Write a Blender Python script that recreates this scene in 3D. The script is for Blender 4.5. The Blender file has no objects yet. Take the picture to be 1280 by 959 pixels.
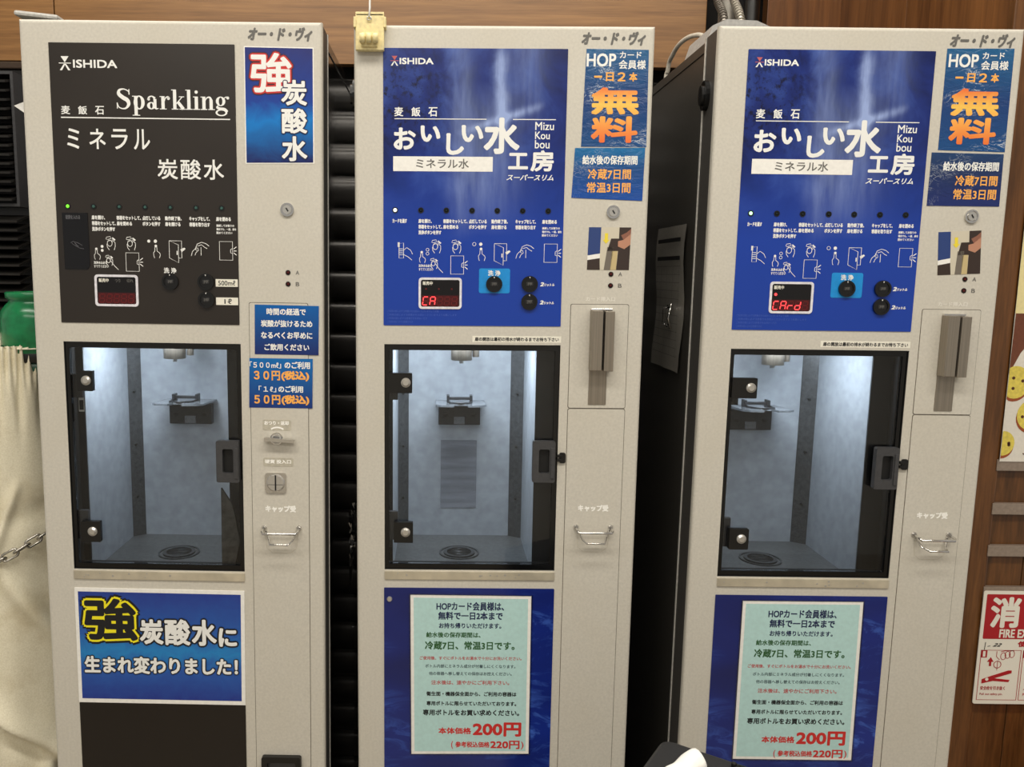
import bpy, bmesh, math, random
from mathutils import Vector, Matrix
random.seed(7)
SC = bpy.context.scene
C = SC.collection

# ------------------------------------------------------------------ camera
cam_d = bpy.data.cameras.new('camera'); cam = bpy.data.objects.new('camera', cam_d); C.objects.link(cam)
cam_d.sensor_fit = 'HORIZONTAL'; cam_d.sensor_width = 36.0
cam_d.lens = 36.0 * 1022.15 / 1280.0
cam_d.shift_x = (640 - 544.135) / 1280.0          # the photograph is an off-centre crop
cam_d.clip_start = 0.02
CAMZ = 1.4656
cam.matrix_world = (Matrix.Translation((0, 0, CAMZ))
    @ Matrix.Rotation(math.radians(90 - 7.7734), 4, 'X') @ Matrix.Rotation(math.radians(0.63025), 4, 'Z'))
SC.camera = cam
# ------------------------------------------------------------------ world, lights, exposure
SC.view_settings.view_transform = 'Standard'; SC.view_settings.look = 'None'
SC.view_settings.gamma = 1.0; SC.view_settings.use_curve_mapping = False
SC.view_settings.exposure = 0.0
wd = bpy.data.worlds.new('store_ambience'); SC.world = wd; wd.use_nodes = True
wd.node_tree.nodes['Background'].inputs[0].default_value = (1.0, 0.955, 0.89, 1)
wd.node_tree.nodes['Background'].inputs[1].default_value = 0.42
def area(name, loc, rot, sx, sy, power, col):
    l = bpy.data.lights.new(name, 'AREA'); l.shape = 'RECTANGLE'; l.size = sx; l.size_y = sy
    l.energy = power; l.color = col
    o = bpy.data.objects.new(name, l); C.objects.link(o); o.location = loc; o.rotation_euler = rot
    return o
WARM = (1.0, 0.95, 0.86)
area('ceiling_tube_light', (-0.6, 0.25, 2.86), (0, 0, 0), 1.6, 0.25, 23, WARM)
area('ceiling_tube_light', (0.9, 0.25, 2.86), (0, 0, 0), 1.6, 0.25, 23, WARM)
area('ceiling_tube_light', (-0.1, 1.45, 2.86), (0, 0, 0), 2.6, 0.25, 20, WARM)
area('ceiling_tube_light', (-0.2, -1.4, 2.86), (0, 0, 0), 2.4, 0.3, 36, WARM)

# ------------------------------------------------------------------ materials
def lin(c):
    return tuple(((x / 255) / 12.92 if x / 255 <= 0.04045 else ((x / 255 + 0.055) / 1.055) ** 2.4) for x in c) + (1.0,)
MC = {}
class N:
    """small helper for shader node trees"""
    def __init__(s, name):
        s.m = bpy.data.materials.new(name); s.m.use_nodes = True; s.t = s.m.node_tree
        s.b = s.t.nodes['Principled BSDF']; s.out = s.t.nodes['Material Output']
        s._co = None
    def n(s, ty, **kw):
        x = s.t.nodes.new(ty)
        for k, v in kw.items(): setattr(x, k, v)
        return x
    def l(s, a, b): s.t.links.new(a, b)
    def co(s):
        if s._co is None: s._co = s.n('ShaderNodeTexCoord').outputs['Object']
        return s._co
    def xyz(s):
        q = s.n('ShaderNodeSeparateXYZ'); s.l(s.co(), q.inputs[0]); return q.outputs
    def map(s, sc):
        q = s.n('ShaderNodeMapping'); q.inputs['Scale'].default_value = sc; s.l(s.co(), q.inputs[0]); return q.outputs[0]
    def noise(s, sc, scale=1.0, detail=4, rough=0.5, dist=0.0):
        q = s.n('ShaderNodeTexNoise'); s.l(s.map(sc), q.inputs['Vector'])
        q.inputs['Scale'].default_value = scale; q.inputs['Detail'].default_value = detail
        q.inputs['Roughness'].default_value = rough; q.inputs['Distortion'].default_value = dist
        return q.outputs['Fac']
    def ma(s, op, a, b=0.0, c=None, clamp=False):
        q = s.n('ShaderNodeMath', operation=op); q.use_clamp = clamp
        for i, v in enumerate((a, b) if c is None else (a, b, c)):
            if isinstance(v, (int, float)): q.inputs[i].default_value = v
            else: s.l(v, q.inputs[i])
        return q.outputs[0]
    def ramp(s, f, stops):
        q = s.n('ShaderNodeValToRGB'); e = q.color_ramp.elements
        while len(e) < len(stops): e.new(0.5)
        for i, (p, c) in enumerate(stops): e[i].position = p; e[i].color = lin(c)
        s.l(f, q.inputs[0]); return q.outputs[0]
    def mix(s, f, a, b):
        q = s.n('ShaderNodeMix', data_type='RGBA')
        if isinstance(f, (int, float)): q.inputs[0].default_value = f
        else: s.l(f, q.inputs[0])
        for i, v in ((6, a), (7, b)):
            if isinstance(v, tuple): q.inputs[i].default_value = lin(v)
            else: s.l(v, q.inputs[i])
        return q.outputs[2]
    def bump(s, h, strength=0.2, dist=0.001):
        q = s.n('ShaderNodeBump'); q.inputs['Strength'].default_value = strength; q.inputs['Distance'].default_value = dist
        s.l(h, q.inputs['Height']); s.l(q.outputs[0], s.b.inputs['Normal'])
    def range(s, v, a, b, c=0.0, d=1.0):
        q = s.n('ShaderNodeMapRange'); s.l(v, q.inputs[0])
        for i, x in enumerate((a, b, c, d)): q.inputs[i + 1].default_value = x
        return q.outputs[0]
def mat(name, col, rough=0.5, metal=0.0, emit=None, es=1.0, grain=0.06, gs=180, spec=0.5, bump=0.0):
    if name in MC: return MC[name]
    k = N(name); b = k.b
    b.inputs['Roughness'].default_value = rough; b.inputs['Metallic'].default_value = metal
    b.inputs['Specular IOR Level'].default_value = spec
    if grain:
        f = k.noise((1, 1, 1), gs, 3)
        lo = tuple(c * (1 - grain) for c in col); hi = tuple(min(255, c * (1 + grain)) for c in col)
        k.l(k.ramp(f, [(0.3, lo), (0.7, hi)]), b.inputs['Base Color'])
        if bump: k.bump(f, bump, 0.0005)
    else: b.inputs['Base Color'].default_value = lin(col)
    if emit:
        b.inputs['Emission Color'].default_value = lin(emit); b.inputs['Emission Strength'].default_value = es
    MC[name] = k.m; return k.m

def m_paint(name, base, dirt):
    k = N(name)
    f = k.noise((1, 1, 1), 260, 2); g = k.noise((1, 1, 1), 7, 5, 0.6)
    c = k.mix(k.range(g, 0.45, 0.8, 0, 0.35), k.ramp(f, [(0.3, tuple(x * 0.95 for x in base)), (0.7, base)]), dirt)
    sm = k.noise((6, 6, 40), 1.6, 6, 0.75)
    c = k.mix(k.range(sm, 0.70, 0.80, 0, 0.35), c, (150, 140, 120))
    k.l(c, k.b.inputs['Base Color']); k.b.inputs['Roughness'].default_value = 0.42
    k.bump(f, 0.12, 0.0004); return k.m
BODY = m_paint('cream_grey_powder_coat', (208, 203, 191), (196, 188, 170))
BLACKSIDE = mat('black_painted_steel', (62, 60, 56), 0.38, 0.0, spec=0.6)
SIDEGLOSS = mat('glossy_black_side_steel', (20, 19, 18), 0.10, 0.0, spec=1.0, grain=0)
EDGE = mat('dark_grey_door_edge', (70, 68, 65), 0.45)
TRIM = mat('pale_edge_trim', (225, 222, 214), 0.3, 0.2)
CHROME = mat('chrome', (218, 216, 212), 0.12, 1.0, grain=0)
STEELB = mat('polished_screw_steel', (205, 202, 196), 0.28, 0.75, grain=0)
BLACK = mat('black_plastic', (16, 15, 14), 0.32)
BLACKM = mat('matt_black_surround', (9, 9, 10), 0.55)
BEZ = mat('black_door_bezel', (6, 7, 9), 0.12, grain=0)
BTN = mat('button_black', (13, 13, 13), 0.22, grain=0)
GREYP = mat('dark_grey_plastic', (62, 62, 64), 0.4)
WHITE = mat('white_print', (238, 238, 234), 0.5, grain=0)
FAINTW = mat('worn_white_print', (252, 250, 244), 0.5, grain=0)
PALEBLUE = mat('pale_blue_print', (70, 100, 190), 0.4, grain=0)
BLACKINK = mat('black_ink', (18, 18, 22), 0.5, grain=0)
NAVYINK = mat('navy_ink', (24, 36, 78), 0.5, grain=0)
GREENINK = mat('green_ink', (45, 92, 48), 0.5, grain=0)
REDINK = mat('red_ink', (205, 45, 42), 0.5, grain=0)
PINKINK = mat('rose_ink', (188, 92, 92), 0.5, grain=0)
GREYINK = mat('grey_ink', (100, 98, 94), 0.5, grain=0)
TEALINK = mat('slate_ink', (66, 86, 92), 0.5, grain=0)
ORANGE = mat('orange_ink', (250, 178, 84), 0.5, grain=0)
YELLOW = mat('yellow_ink', (246, 232, 30), 0.5, grain=0)
PAPERW = mat('white_paper', (240, 238, 232), 0.6, grain=0.02)
LABELW = mat('cream_label', (236, 232, 218), 0.5, grain=0.02)
NOTICE = mat('pale_turquoise_paper', (184, 219, 216), 0.28, grain=0.02)
CYAN = mat('bright_blue_label', (22, 140, 214), 0.35, grain=0.03)
SCREEN = mat('display_black', (10, 6, 6), 0.12, grain=0)
SCRRED = mat('display_dim_red', (40, 6, 8), 0.15, emit=(70, 4, 6), es=0.6, grain=0)
SEGOFF = mat('segment_unlit', (70, 10, 12), 0.3, emit=(90, 10, 10), es=0.5, grain=0)
SEGON = mat('segment_lit', (255, 60, 60), 0.3, emit=(255, 66, 70), es=1.7, grain=0)
LEDOFF = mat('lamp_unlit', (18, 26, 26), 0.15, grain=0)
LEDOFFT = mat('lamp_unlit_teal', (60, 92, 86), 0.15, grain=0)
LEDWHITE = mat('lamp_lit_white', (255, 255, 240), 0.3, emit=(255, 255, 235), es=1.6, grain=0)
LEDGREEN = mat('lamp_lit_green', (120, 240, 60), 0.3, emit=(110, 235, 50), es=1.1, grain=0)
LEDMINT = mat('lamp_lit_mint', (190, 255, 200), 0.3, emit=(190, 255, 205), es=1.4, grain=0)
REDLAMP = mat('dark_red_lamp', (74, 14, 12), 0.12, grain=0)
LINER = mat('chamber_liner', (176, 182, 188), 0.38, 0.15, grain=0.05, gs=60)
STRIP = mat('chamber_corner_steel', (84, 86, 88), 0.42, 0.5, grain=0.12)
FLOORL = mat('chamber_floor_steel', (112, 114, 114), 0.38, 0.4, grain=0.08)
DRAIN = mat('drain_dark', (40, 42, 42), 0.4, 0.4)
HOLDER = mat('bottle_holder_dark', (38, 39, 41), 0.35)
CLEARP = mat('smoky_plastic_plate', (112, 116, 120), 0.15, spec=0.8)
IVORY = mat('yellowed_ivory_plastic', (230, 214, 158), 0.45)
GREENC = mat('green_enamel', (18, 118, 70), 0.22, grain=0.12, gs=60)
CHAINM = mat('chain_steel', (176, 172, 164), 0.28, 0.95, grain=0.1)
BINM = mat('bin_black_plastic', (34, 34, 36), 0.5, bump=0.2)
SKIN = mat('printed_skin', (186, 134, 108), 0.5, grain=0)
PBLUE = mat('printed_blue', (38, 62, 120), 0.5, grain=0)
PBEIGE = mat('printed_beige', (206, 198, 178), 0.5, grain=0)
PDARK = mat('printed_brown_black', (52, 38, 32), 0.5, grain=0)
PGOLD = mat('printed_gold', (196, 176, 128), 0.5, grain=0)
PYEL = mat('printed_yellow', (236, 214, 60), 0.5, grain=0)
SIGNW = mat('sign_white', (240, 236, 222), 0.35, grain=0)
SIGNR = mat('sign_red', (176, 26, 34), 0.35, grain=0)
CREAMP = mat('poster_cream', (240, 226, 166), 0.5, grain=0.02)
POSTW = mat('poster_white', (232, 226, 214), 0.5, grain=0.02)
POSTB = mat('poster_brown', (112, 62, 40), 0.5, grain=0.05)
COOKY = mat('cookie_yellow', (226, 206, 92), 0.5, grain=0.06)
COOKB = mat('cookie_edge', (158, 78, 40), 0.5, grain=0.06)
CHOC = mat('chocolate_brown', (84, 44, 26), 0.5, grain=0)
RAILM = mat('satin_rail', (158, 142, 128), 0.35, 0.35, grain=0.05)

def m_metal(name, col, sc):
    k = N(name); f = k.noise(sc, 1.0, 3)
    k.l(k.ramp(f, [(0.3, tuple(c * 0.93 for c in col)), (0.7, tuple(min(255, c * 1.05) for c in col))]), k.b.inputs['Base Color'])
    k.b.inputs['Metallic'].default_value = 0.7; k.b.inputs['Roughness'].default_value = 0.36
    k.bump(f, 0.1, 0.0003); return k.m
BRUSH = m_metal('brushed_steel', (152, 143, 130), (500, 500, 5))
SILL = m_metal('worn_sill_aluminium', (226, 218, 198), (30, 30, 30))

def m_wood(name, a, b, sc, rough=0.35):
    k = N(name); f = k.noise(sc, 1.0, 8, 0.62, 0.6); g = k.noise(tuple(x * 6 for x in sc), 1.0, 3)
    v = k.ma('ADD', k.ma('MULTIPLY', f, 0.72), k.ma('MULTIPLY', g, 0.28))
    k.l(k.ramp(v, [(0.34, a), (0.66, b)]), k.b.inputs['Base Color'])
    k.b.inputs['Roughness'].default_value = rough; k.bump(v, 0.1, 0.0006); return k.m
WOODH = m_wood('horizontal_oak_veneer', (114, 78, 42), (160, 116, 68), (2.2, 2.2, 46))
WOODV = m_wood('vertical_brown_veneer', (84, 50, 24), (136, 88, 46), (34, 34, 2.0))
WOODP = m_wood('pillar_brown_veneer', (62, 38, 14), (116, 74, 36), (40, 20, 4), 0.34)
WOODE = m_wood('pillar_edge_veneer', (78, 47, 20), (124, 80, 40), (50, 20, 4), 0.34)
SLAT = mat('black_gloss_slat', (66, 64, 62), 0.24, 0.5, spec=0.8, grain=0.1, gs=20)

def m_waterfall():
    k = N('blue_waterfall_print'); x, y, z = k.xyz()
    vdn = k.ma('SUBTRACT', 1.83, z)                               # metres below the machine's top
    n1 = k.noise((14, 1, 10), 1.0, 5, 0.55, 0.8); n2 = k.noise((90, 1, 80), 1.0, 4, 0.7)
    n3 = k.noise((60, 1, 9), 1.0, 4, 0.6)
    xs = k.ma('ADD', x, k.ma('MULTIPLY', k.ma('SUBTRACT', n1, 0.5), 0.03))
    def gx(c, w): 
        d = k.ma('DIVIDE', k.ma('SUBTRACT', xs, c), w); return k.ma('POWER', 2.718, k.ma('MULTIPLY', k.ma('MULTIPLY', d, d), -1.0))
    def band(a, b, s=0.02):
        return k.ma('MULTIPLY', k.range(vdn, a - s, a + s), k.range(vdn, b - s, b + s, 1, 0))
    low = k.range(vdn, 0.17, 0.31)
    up = k.ramp(n1, [(0.32, (14, 24, 74)), (0.50, (26, 44, 116)), (0.72, (54, 80, 156))])
    base = k.mix(low, up, (26, 62, 160))
    rocks = k.ma('MULTIPLY', k.range(n2, 0.50, 0.62), k.ma('MULTIPLY', k.range(x, 0.10, 0.16, 1, 0), band(0.05, 0.17, 0.03)))
    base = k.mix(k.ma('MULTIPLY', rocks, 0.92), base, (16, 18, 40))
    vband = k.ma('MULTIPLY', k.range(n3, 0.3, 0.62, 0.35, 1.0), 1.0)
    s1 = k.ma('MULTIPLY', gx(0.222, 0.010), band(0.035, 0.150, 0.015))
    s2 = k.ma('MULTIPLY', k.ma('MULTIPLY', gx(0.163, 0.016), band(0.02, 0.28, 0.04)), 0.34)
    s3 = k.ma('MULTIPLY', k.ma('MULTIPLY', gx(0.262, 0.022), band(0.0, 0.13, 0.03)), 0.30)
    s4 = k.ma('MULTIPLY', k.ma('MULTIPLY', gx(0.205, 0.040), band(0.12, 0.27, 0.04)), 0.42)
    # bright ledge where the water hits, rising to the right
    dv = k.ma('SUBTRACT', vdn, k.ma('SUBTRACT', 0.152, k.ma('MULTIPLY', k.ma('SUBTRACT', x, 0.17), 0.32)))
    dd = k.ma('DIVIDE', dv, 0.006); led = k.ma('POWER', 2.718, k.ma('MULTIPLY', k.ma('MULTIPLY', dd, dd), -1.0))
    s5 = k.ma('MULTIPLY', k.ma('MULTIPLY', led, k.ma('MULTIPLY', k.range(x, 0.15, 0.22), k.range(x, 0.265, 0.29, 1, 0))), 0.95)
    tot = k.ma('MULTIPLY', k.ma('ADD', k.ma('ADD', s1, s2), k.ma('ADD', s3, k.ma('ADD', s4, s5))), vband, clamp=True)
    k.l(k.mix(k.ma('MULTIPLY', tot, 0.85), base, (164, 184, 232)), k.b.inputs['Base Color'])
    k.b.inputs['Roughness'].default_value = 0.25; k.b.inputs['Specular IOR Level'].default_value = 0.4
    return k.m
WATERFALL = m_waterfall()
def m_wave():
    k = N('blue_wave_print'); n = k.noise((9, 1, 24), 1.0, 6, 0.65, 2.2); r = k.noise((3, 1, 8), 1.0, 2)
    v = k.ma('MULTIPLY', k.range(n, 0.50, 0.66), k.range(r, 0.42, 0.60))
    k.l(k.mix(v, k.ramp(r, [(0.3, (20, 30, 92)), (0.7, (24, 46, 138))]), (66, 104, 196)), k.b.inputs['Base Color'])
    k.b.inputs['Roughness'].default_value = 0.14; return k.m
WAVE = m_wave()
def m_vgrad(name, v0, v1, stops, rough=0.25, wr=0.0):
    """printed gradient from v0 to v1 metres below the machine top"""
    k = N(name); x, y, z = k.xyz(); v = k.ma('SUBTRACT', 1.83, z)
    n = k.noise((30, 1, 30), 1.0, 4, 0.6, 1.0)
    t = k.ma('ADD', k.range(v, v0, v1), k.ma('MULTIPLY', k.ma('SUBTRACT', n, 0.5), 0.25))
    c = k.ramp(t, stops)
    if wr:
        w = k.noise((26, 1, 60), 1.0, 5, 0.6, 2.5)
        line = k.range(k.ma('ABSOLUTE', k.ma('SUBTRACT', w, 0.5)), 0.0, 0.020, 1, 0)
        line = k.ma('MULTIPLY', line, k.range(k.noise((20, 1, 20), 1, 1), 0.52, 0.62))
        c = k.mix(k.ma('MULTIPLY', line, wr), c, (226, 234, 240)); k.bump(w, 0.5, 0.003)
    k.l(c, k.b.inputs['Base Color']); k.b.inputs['Roughness'].default_value = rough; return k.m
STK_A = m_vgrad('deep_blue_sticker_print', .036, .205, [(0, (22, 34, 110)), (0.45, (20, 60, 150)), (0.62, (10, 120, 200)), (1, (24, 30, 92))])
STK_B = m_vgrad('blue_gradient_time_print', .416, .493, [(0, (0, 92, 168)), (1, (18, 34, 100))])
STK_C = m_vgrad('blue_gradient_price_print', .499, .577, [(0, (0, 104, 178)), (1, (12, 48, 120))])
STK_D = m_vgrad('blue_member_sticker_print', .033, .175, [(0, (30, 92, 140)), (0.5, (24, 60, 118)), (1, (20, 74, 130))], wr=0.9)
STK_E = m_vgrad('blue_storage_sticker_print', .177, .255, [(0, (26, 110, 166)), (0.4, (22, 74, 136)), (1, (14, 74, 160))], wr=0.3)
STK_F = m_vgrad('blue_storage_sticker_print_dark', .177, .255, [(0, (30, 64, 108)), (0.4, (26, 46, 92)), (1, (26, 42, 104))], wr=0.4)
POSTERB = m_vgrad('blue_radial_poster_print', .878, 1.075, [(0, (36, 56, 140)), (0.4, (38, 92, 172)), (0.55, (34, 128, 194)), (0.7, (38, 88, 170)), (1, (30, 48, 136))])
FREEMAT = m_vgrad('orange_yellow_free_print', .086, .17, [(0, (238, 118, 60)), (0.32, (248, 200, 90)), (0.5, (250, 176, 80)), (1, (236, 110, 48))], 0.4)
def m_canvas():
    k = N('cream_canvas'); f = k.noise((1, 1, 1), 420, 2); g = k.noise((1, 1, 1), 11, 5, 0.65)
    k.l(k.mix(k.range(g, 0.5, 0.75, 0, 0.5), k.ramp(f, [(0.3, (220, 212, 186)), (0.7, (236, 229, 206))]), (178, 160, 118)), k.b.inputs['Base Color'])
    k.b.inputs['Roughness'].default_value = 0.9; k.bump(f, 0.25, 0.0006); return k.m
CANVAS = m_canvas()
def m_glass(name, tint, ior=1.45, rough=0.02):
    k = N(name); k.t.nodes.remove(k.b)
    f = k.n('ShaderNodeFresnel'); f.inputs[0].default_value = ior
    tr = k.n('ShaderNodeBsdfTransparent'); tr.inputs[0].default_value = lin(tint)
    gl = k.n('ShaderNodeBsdfGlossy'); gl.inputs['Roughness'].default_value = rough
    mx = k.n('ShaderNodeMixShader'); k.l(f.outputs[0], mx.inputs[0]); k.l(tr.outputs[0], mx.inputs[1]); k.l(gl.outputs[0], mx.inputs[2])
    k.l(mx.outputs[0], k.out.inputs[0]); return k.m
GLASS = m_glass('tinted_door_glass', (240, 242, 244))
CLEAR = m_glass('clear_acrylic', (246, 246, 246), 1.4, 0.05)
FILM = m_glass('clear_laminate_film', (252, 252, 252), 1.35, 0.12)

# ------------------------------------------------------------------ mesh builder
H = 1.83
_txt = {}
def glyph_mesh(body, shear=0.0):
    k = (body, shear)
    if k in _txt: return _txt[k]
    cu = bpy.data.curves.new('writing', 'FONT'); cu.body = body; cu.shear = shear; cu.resolution_u = 3
    o = bpy.data.objects.new('writing', cu); C.objects.link(o)
    dg = bpy.context.evaluated_depsgraph_get(); me = bpy.data.meshes.new_from_object(o.evaluated_get(dg))
    vs = [(v.co.x, v.co.y) for v in me.vertices]; fs = [tuple(p.vertices) for p in me.polygons]
    bpy.data.objects.remove(o); bpy.data.curves.remove(cu); bpy.data.meshes.remove(me)
    x0 = min(v[0] for v in vs); x1 = max(v[0] for v in vs); y0 = min(v[1] for v in vs); y1 = max(v[1] for v in vs)
    vs = [((a - x0) / (x1 - x0 or 1), (b - y0) / (y1 - y0 or 1)) for a, b in vs]
    _txt[k] = (vs, fs); return _txt[k]

class B:
    """mesh collector; face coordinates in mm: u right, v DOWN from the machine top, d depth (negative = towards the viewer)"""
    def __init__(s, face=True):
        s.v = []; s.f = []; s.mi = []; s.mats = []; s.face = face; s.sm = []
    def M(s, m):
        if m not in s.mats: s.mats.append(m)
        return s.mats.index(m)
    def P(s, u, v, d=0.0):
        if s.face: return (u / 1000, d / 1000, H - v / 1000)
        return (u, v, d)
    def add(s, vs, fs, m, smooth=False, raw=False):
        b = len(s.v); i = s.M(m)
        s.v += vs if raw else [s.P(*q) for q in vs]
        for f in fs: s.f.append(tuple(b + j for j in f)); s.mi.append(i); s.sm.append(smooth)
    def box(s, u0, u1, v0, v1, d0, d1, m, bev=0.0):
        bm = bmesh.new(); a = s.P(u0, v0, d0); c = s.P(u1, v1, d1)
        r = bmesh.ops.create_cube(bm, size=1.0)
        for q in bm.verts:
            q.co = Vector([(a[k] + c[k]) / 2 + q.co[k] * abs(c[k] - a[k]) for k in range(3)])
        if bev:
            bmesh.ops.bevel(bm, geom=bm.edges[:], offset=bev / 1000 if s.face else bev, segments=2, affect='EDGES', profile=0.6)
        s.frombm(bm, m, smooth=False)
    def frombm(s, bm, m, smooth=False):
        bmesh.ops.recalc_face_normals(bm, faces=bm.faces[:]); bm.verts.index_update()
        s.add([tuple(v.co) for v in bm.verts], [tuple(v.index for v in f.verts) for f in bm.faces], m, smooth, raw=True); bm.free()
    def poly(s, pts, d, m):                         # flat polygon (convex), seen from the front
        ar = sum(pts[i][0] * pts[(i + 1) % len(pts)][1] - pts[(i + 1) % len(pts)][0] * pts[i][1] for i in range(len(pts)))
        if ar > 0: pts = pts[::-1]
        s.add([(p[0], p[1], d) for p in pts], [tuple(range(len(pts)))], m)
    def rect(s, u0, u1, v0, v1, d, m): s.poly([(u0, v0), (u1, v0), (u1, v1), (u0, v1)], d, m)
    def rr(s, u0, u1, v0, v1, r, n=4):
        out = []
        for cx, cy, a0 in ((u1 - r, v0 + r, -90), (u1 - r, v1 - r, 0), (u0 + r, v1 - r, 90), (u0 + r, v0 + r, 180)):
            for k in range(n + 1):
                a = math.radians(a0 + 90 * k / n); out.append((cx + r * math.cos(a), cy + r * math.sin(a)))
        return out
    def prism(s, pts, d0, d1, m, smooth=False):      # d1 < d0 is the front
        n = len(pts)
        vs = [(p[0], p[1], d0) for p in pts] + [(p[0], p[1], d1) for p in pts]
        fs = [tuple(range(n - 1, -1, -1)), tuple(range(n, 2 * n))] + [(i, (i + 1) % n, n + (i + 1) % n, n + i) for i in range(n)]
        bm = bmesh.new(); q = [bm.verts.new(s.P(*v)) for v in vs]
        for f in fs: bm.faces.new([q[i] for i in f])
        s.frombm(bm, m, smooth)
    def plate(s, u0, u1, v0, v1, r, d0, d1, m): s.prism(s.rr(u0, u1, v0, v1, r), d0, d1, m)
    def quadplate(s, pts, d0, d1, m): s.prism(pts, d0, d1, m)
    def frame(s, o, i, d0, d1, m):                   # o, i = outer and inner outlines with the same number of points
        n = len(o); bm = bmesh.new(); L = [[bm.verts.new(s.P(p[0], p[1], d)) for p in q] for q in (o, i) for d in (d0, d1)]
        O0, O1, I0, I1 = L
        for k in range(n):
            j = (k + 1) % n
            for a, b_ in ((O0, O1), (O1, I1), (I1, I0), (I0, O0)): bm.faces.new((a[k], a[j], b_[j], b_[k]))
        s.frombm(bm, m)
    def disc(s, u, v, r, d0, d1, m, n=20, r2=None):
        r2 = r if r2 is None else r2; bm = bmesh.new()
        A = [bm.verts.new(s.P(u + r * math.cos(2 * math.pi * k / n), v + r * math.sin(2 * math.pi * k / n), d0)) for k in range(n)]
        D = [bm.verts.new(s.P(u + r2 * math.cos(2 * math.pi * k / n), v + r2 * math.sin(2 * math.pi * k / n), d1)) for k in range(n)]
        bm.faces.new(A[::-1]); bm.faces.new(D)
        for k in range(n): bm.faces.new((A[k], A[(k + 1) % n], D[(k + 1) % n], D[k]))
        s.frombm(bm, m)
    def ringz(s, u, v, ro, ri, d0, d1, m, n=24):
        f = lambda r: [(u + r * math.cos(2 * math.pi * k / n), v + r * math.sin(2 * math.pi * k / n)) for k in range(n)]
        s.frame(f(ro), f(ri), d0, d1, m)
    def dot(s, u, v, r, d, m, n=12, ry=None):
        ry = ry or r; s.poly([(u + r * math.cos(2 * math.pi * k / n), v + ry * math.sin(2 * math.pi * k / n)) for k in range(n)], d, m)
    def line(s, pts, w, d, m, closed=False):         # flat ribbon; w number or list of widths
        n = len(pts); L = []
        for i, p in enumerate(pts):
            a = pts[(i - 1) % n] if (i or closed) else p; b = pts[(i + 1) % n] if (i < n - 1 or closed) else p
            dx, dy = b[0] - a[0], b[1] - a[1]; q = math.hypot(dx, dy) or 1; ww = (w[i] if isinstance(w, (list, tuple)) else w) / 2
            L.append((-dy / q * ww, dx / q * ww))
        vs = [(p[0] + o[0], p[1] + o[1], d) for p, o in zip(pts, L)] + [(p[0] - o[0], p[1] - o[1], d) for p, o in zip(pts, L)]
        fs = [(i, (i + 1) % n, n + (i + 1) % n, n + i) for i in range(n if closed else n - 1)]
        s.add(vs, fs, m)
    def oval(s, u, v, rx, ry, w, d, m, a0=0, a1=360, n=16):
        pts = [(u + rx * math.cos(math.radians(a0 + (a1 - a0) * k / n)), v + ry * math.sin(math.radians(a0 + (a1 - a0) * k / n))) for k in range(n + 1)]
        s.line(pts, w, d, m)
    def text(s, body, u0, u1, v0, v1, d, m, bold=0.0, shear=0.0, rot=0.0):
        vs, fs = glyph_mesh(body, shear)
        offs = [(0, 0)]
        if bold:
            k = 4 if bold < 0.8 else 10
            offs = [(bold * math.cos(2 * math.pi * (i + .5) / k), bold * math.sin(2 * math.pi * (i + .5) / k)) for i in range(k)] + [(0, 0)]
        cu, cv = (u0 + u1) / 2, (v0 + v1) / 2; ca, sa = math.cos(rot), math.sin(rot)
        for j, (ox, oy) in enumerate(offs):
            out = []
            for a, b in vs:
                x = u0 + (u1 - u0) * a + ox - cu; y = v1 - (v1 - v0) * b + oy - cv
                out.append((cu + x * ca - y * sa, cv + x * sa + y * ca, d - 0.004 * j))
            s.add(out, fs, m)
    def tube(s, pts, r, m, n=8, closed=False):
        pts = [Vector(s.P(*p)) for p in pts]; r = r / 1000 if s.face else r
        N_ = len(pts); vs = []; ref = None
        for i, p in enumerate(pts):
            a = pts[i - 1] if (i or closed) else p; b = pts[(i + 1) % N_] if (i < N_ - 1 or closed) else p
            t = (b - a).normalized()
            if ref is None: ref = t.orthogonal().normalized()
            ref = (ref - t * ref.dot(t)).normalized(); bi = t.cross(ref)
            for k in range(n):
                c_ = 2 * math.pi * k / n; vs.append(tuple(p + ref * math.cos(c_) * r + bi * math.sin(c_) * r))
        fs = []
        for i in range(N_ if closed else N_ - 1):
            j = (i + 1) % N_
            for k in range(n): fs.append((i * n + k, i * n + (k + 1) % n, j * n + (k + 1) % n, j * n + k))
        if not closed: fs += [tuple(range(n - 1, -1, -1)), tuple(range((N_ - 1) * n, N_ * n))]
        s.add(vs, fs, m, True, raw=True)
    def lathe(s, prof, m, n=24, at=(0, 0, 0)):        # prof = [(radius, z)], metres
        vs = []; fs = []
        for r, z in prof:
            for k in range(n): a = 2 * math.pi * k / n; vs.append((at[0] + r * math.cos(a), at[1] + r * math.sin(a), at[2] + z))
        for i in range(len(prof) - 1):
            for k in range(n): fs.append((i * n + k, i * n + (k + 1) % n, (i + 1) * n + (k + 1) % n, (i + 1) * n + k))
        fs += [tuple(range(n - 1, -1, -1)), tuple(range((len(prof) - 1) * n, len(prof) * n))]
        s.add(vs, fs, m, True, raw=True)
    def make(s, name, parent=None, label=None):
        me = bpy.data.meshes.new(name); me.from_pydata(s.v, [], s.f)
        for m in s.mats: me.materials.append(m)
        me.polygons.foreach_set('material_index', s.mi); me.polygons.foreach_set('use_smooth', s.sm); me.update()
        o = bpy.data.objects.new(name, me); C.objects.link(o)
        if parent is not None: o.parent = parent
        if label: o['label'] = label
        return o
def thing(name, label, cat, loc=(0, 0, 0), rot=(0, 0, 0), group=None):
    o = bpy.data.objects.new(name, None); o.empty_display_size = 0.1; C.objects.link(o); o.location = loc; o.rotation_euler = rot
    return tag(o, label, cat, group)
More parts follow.
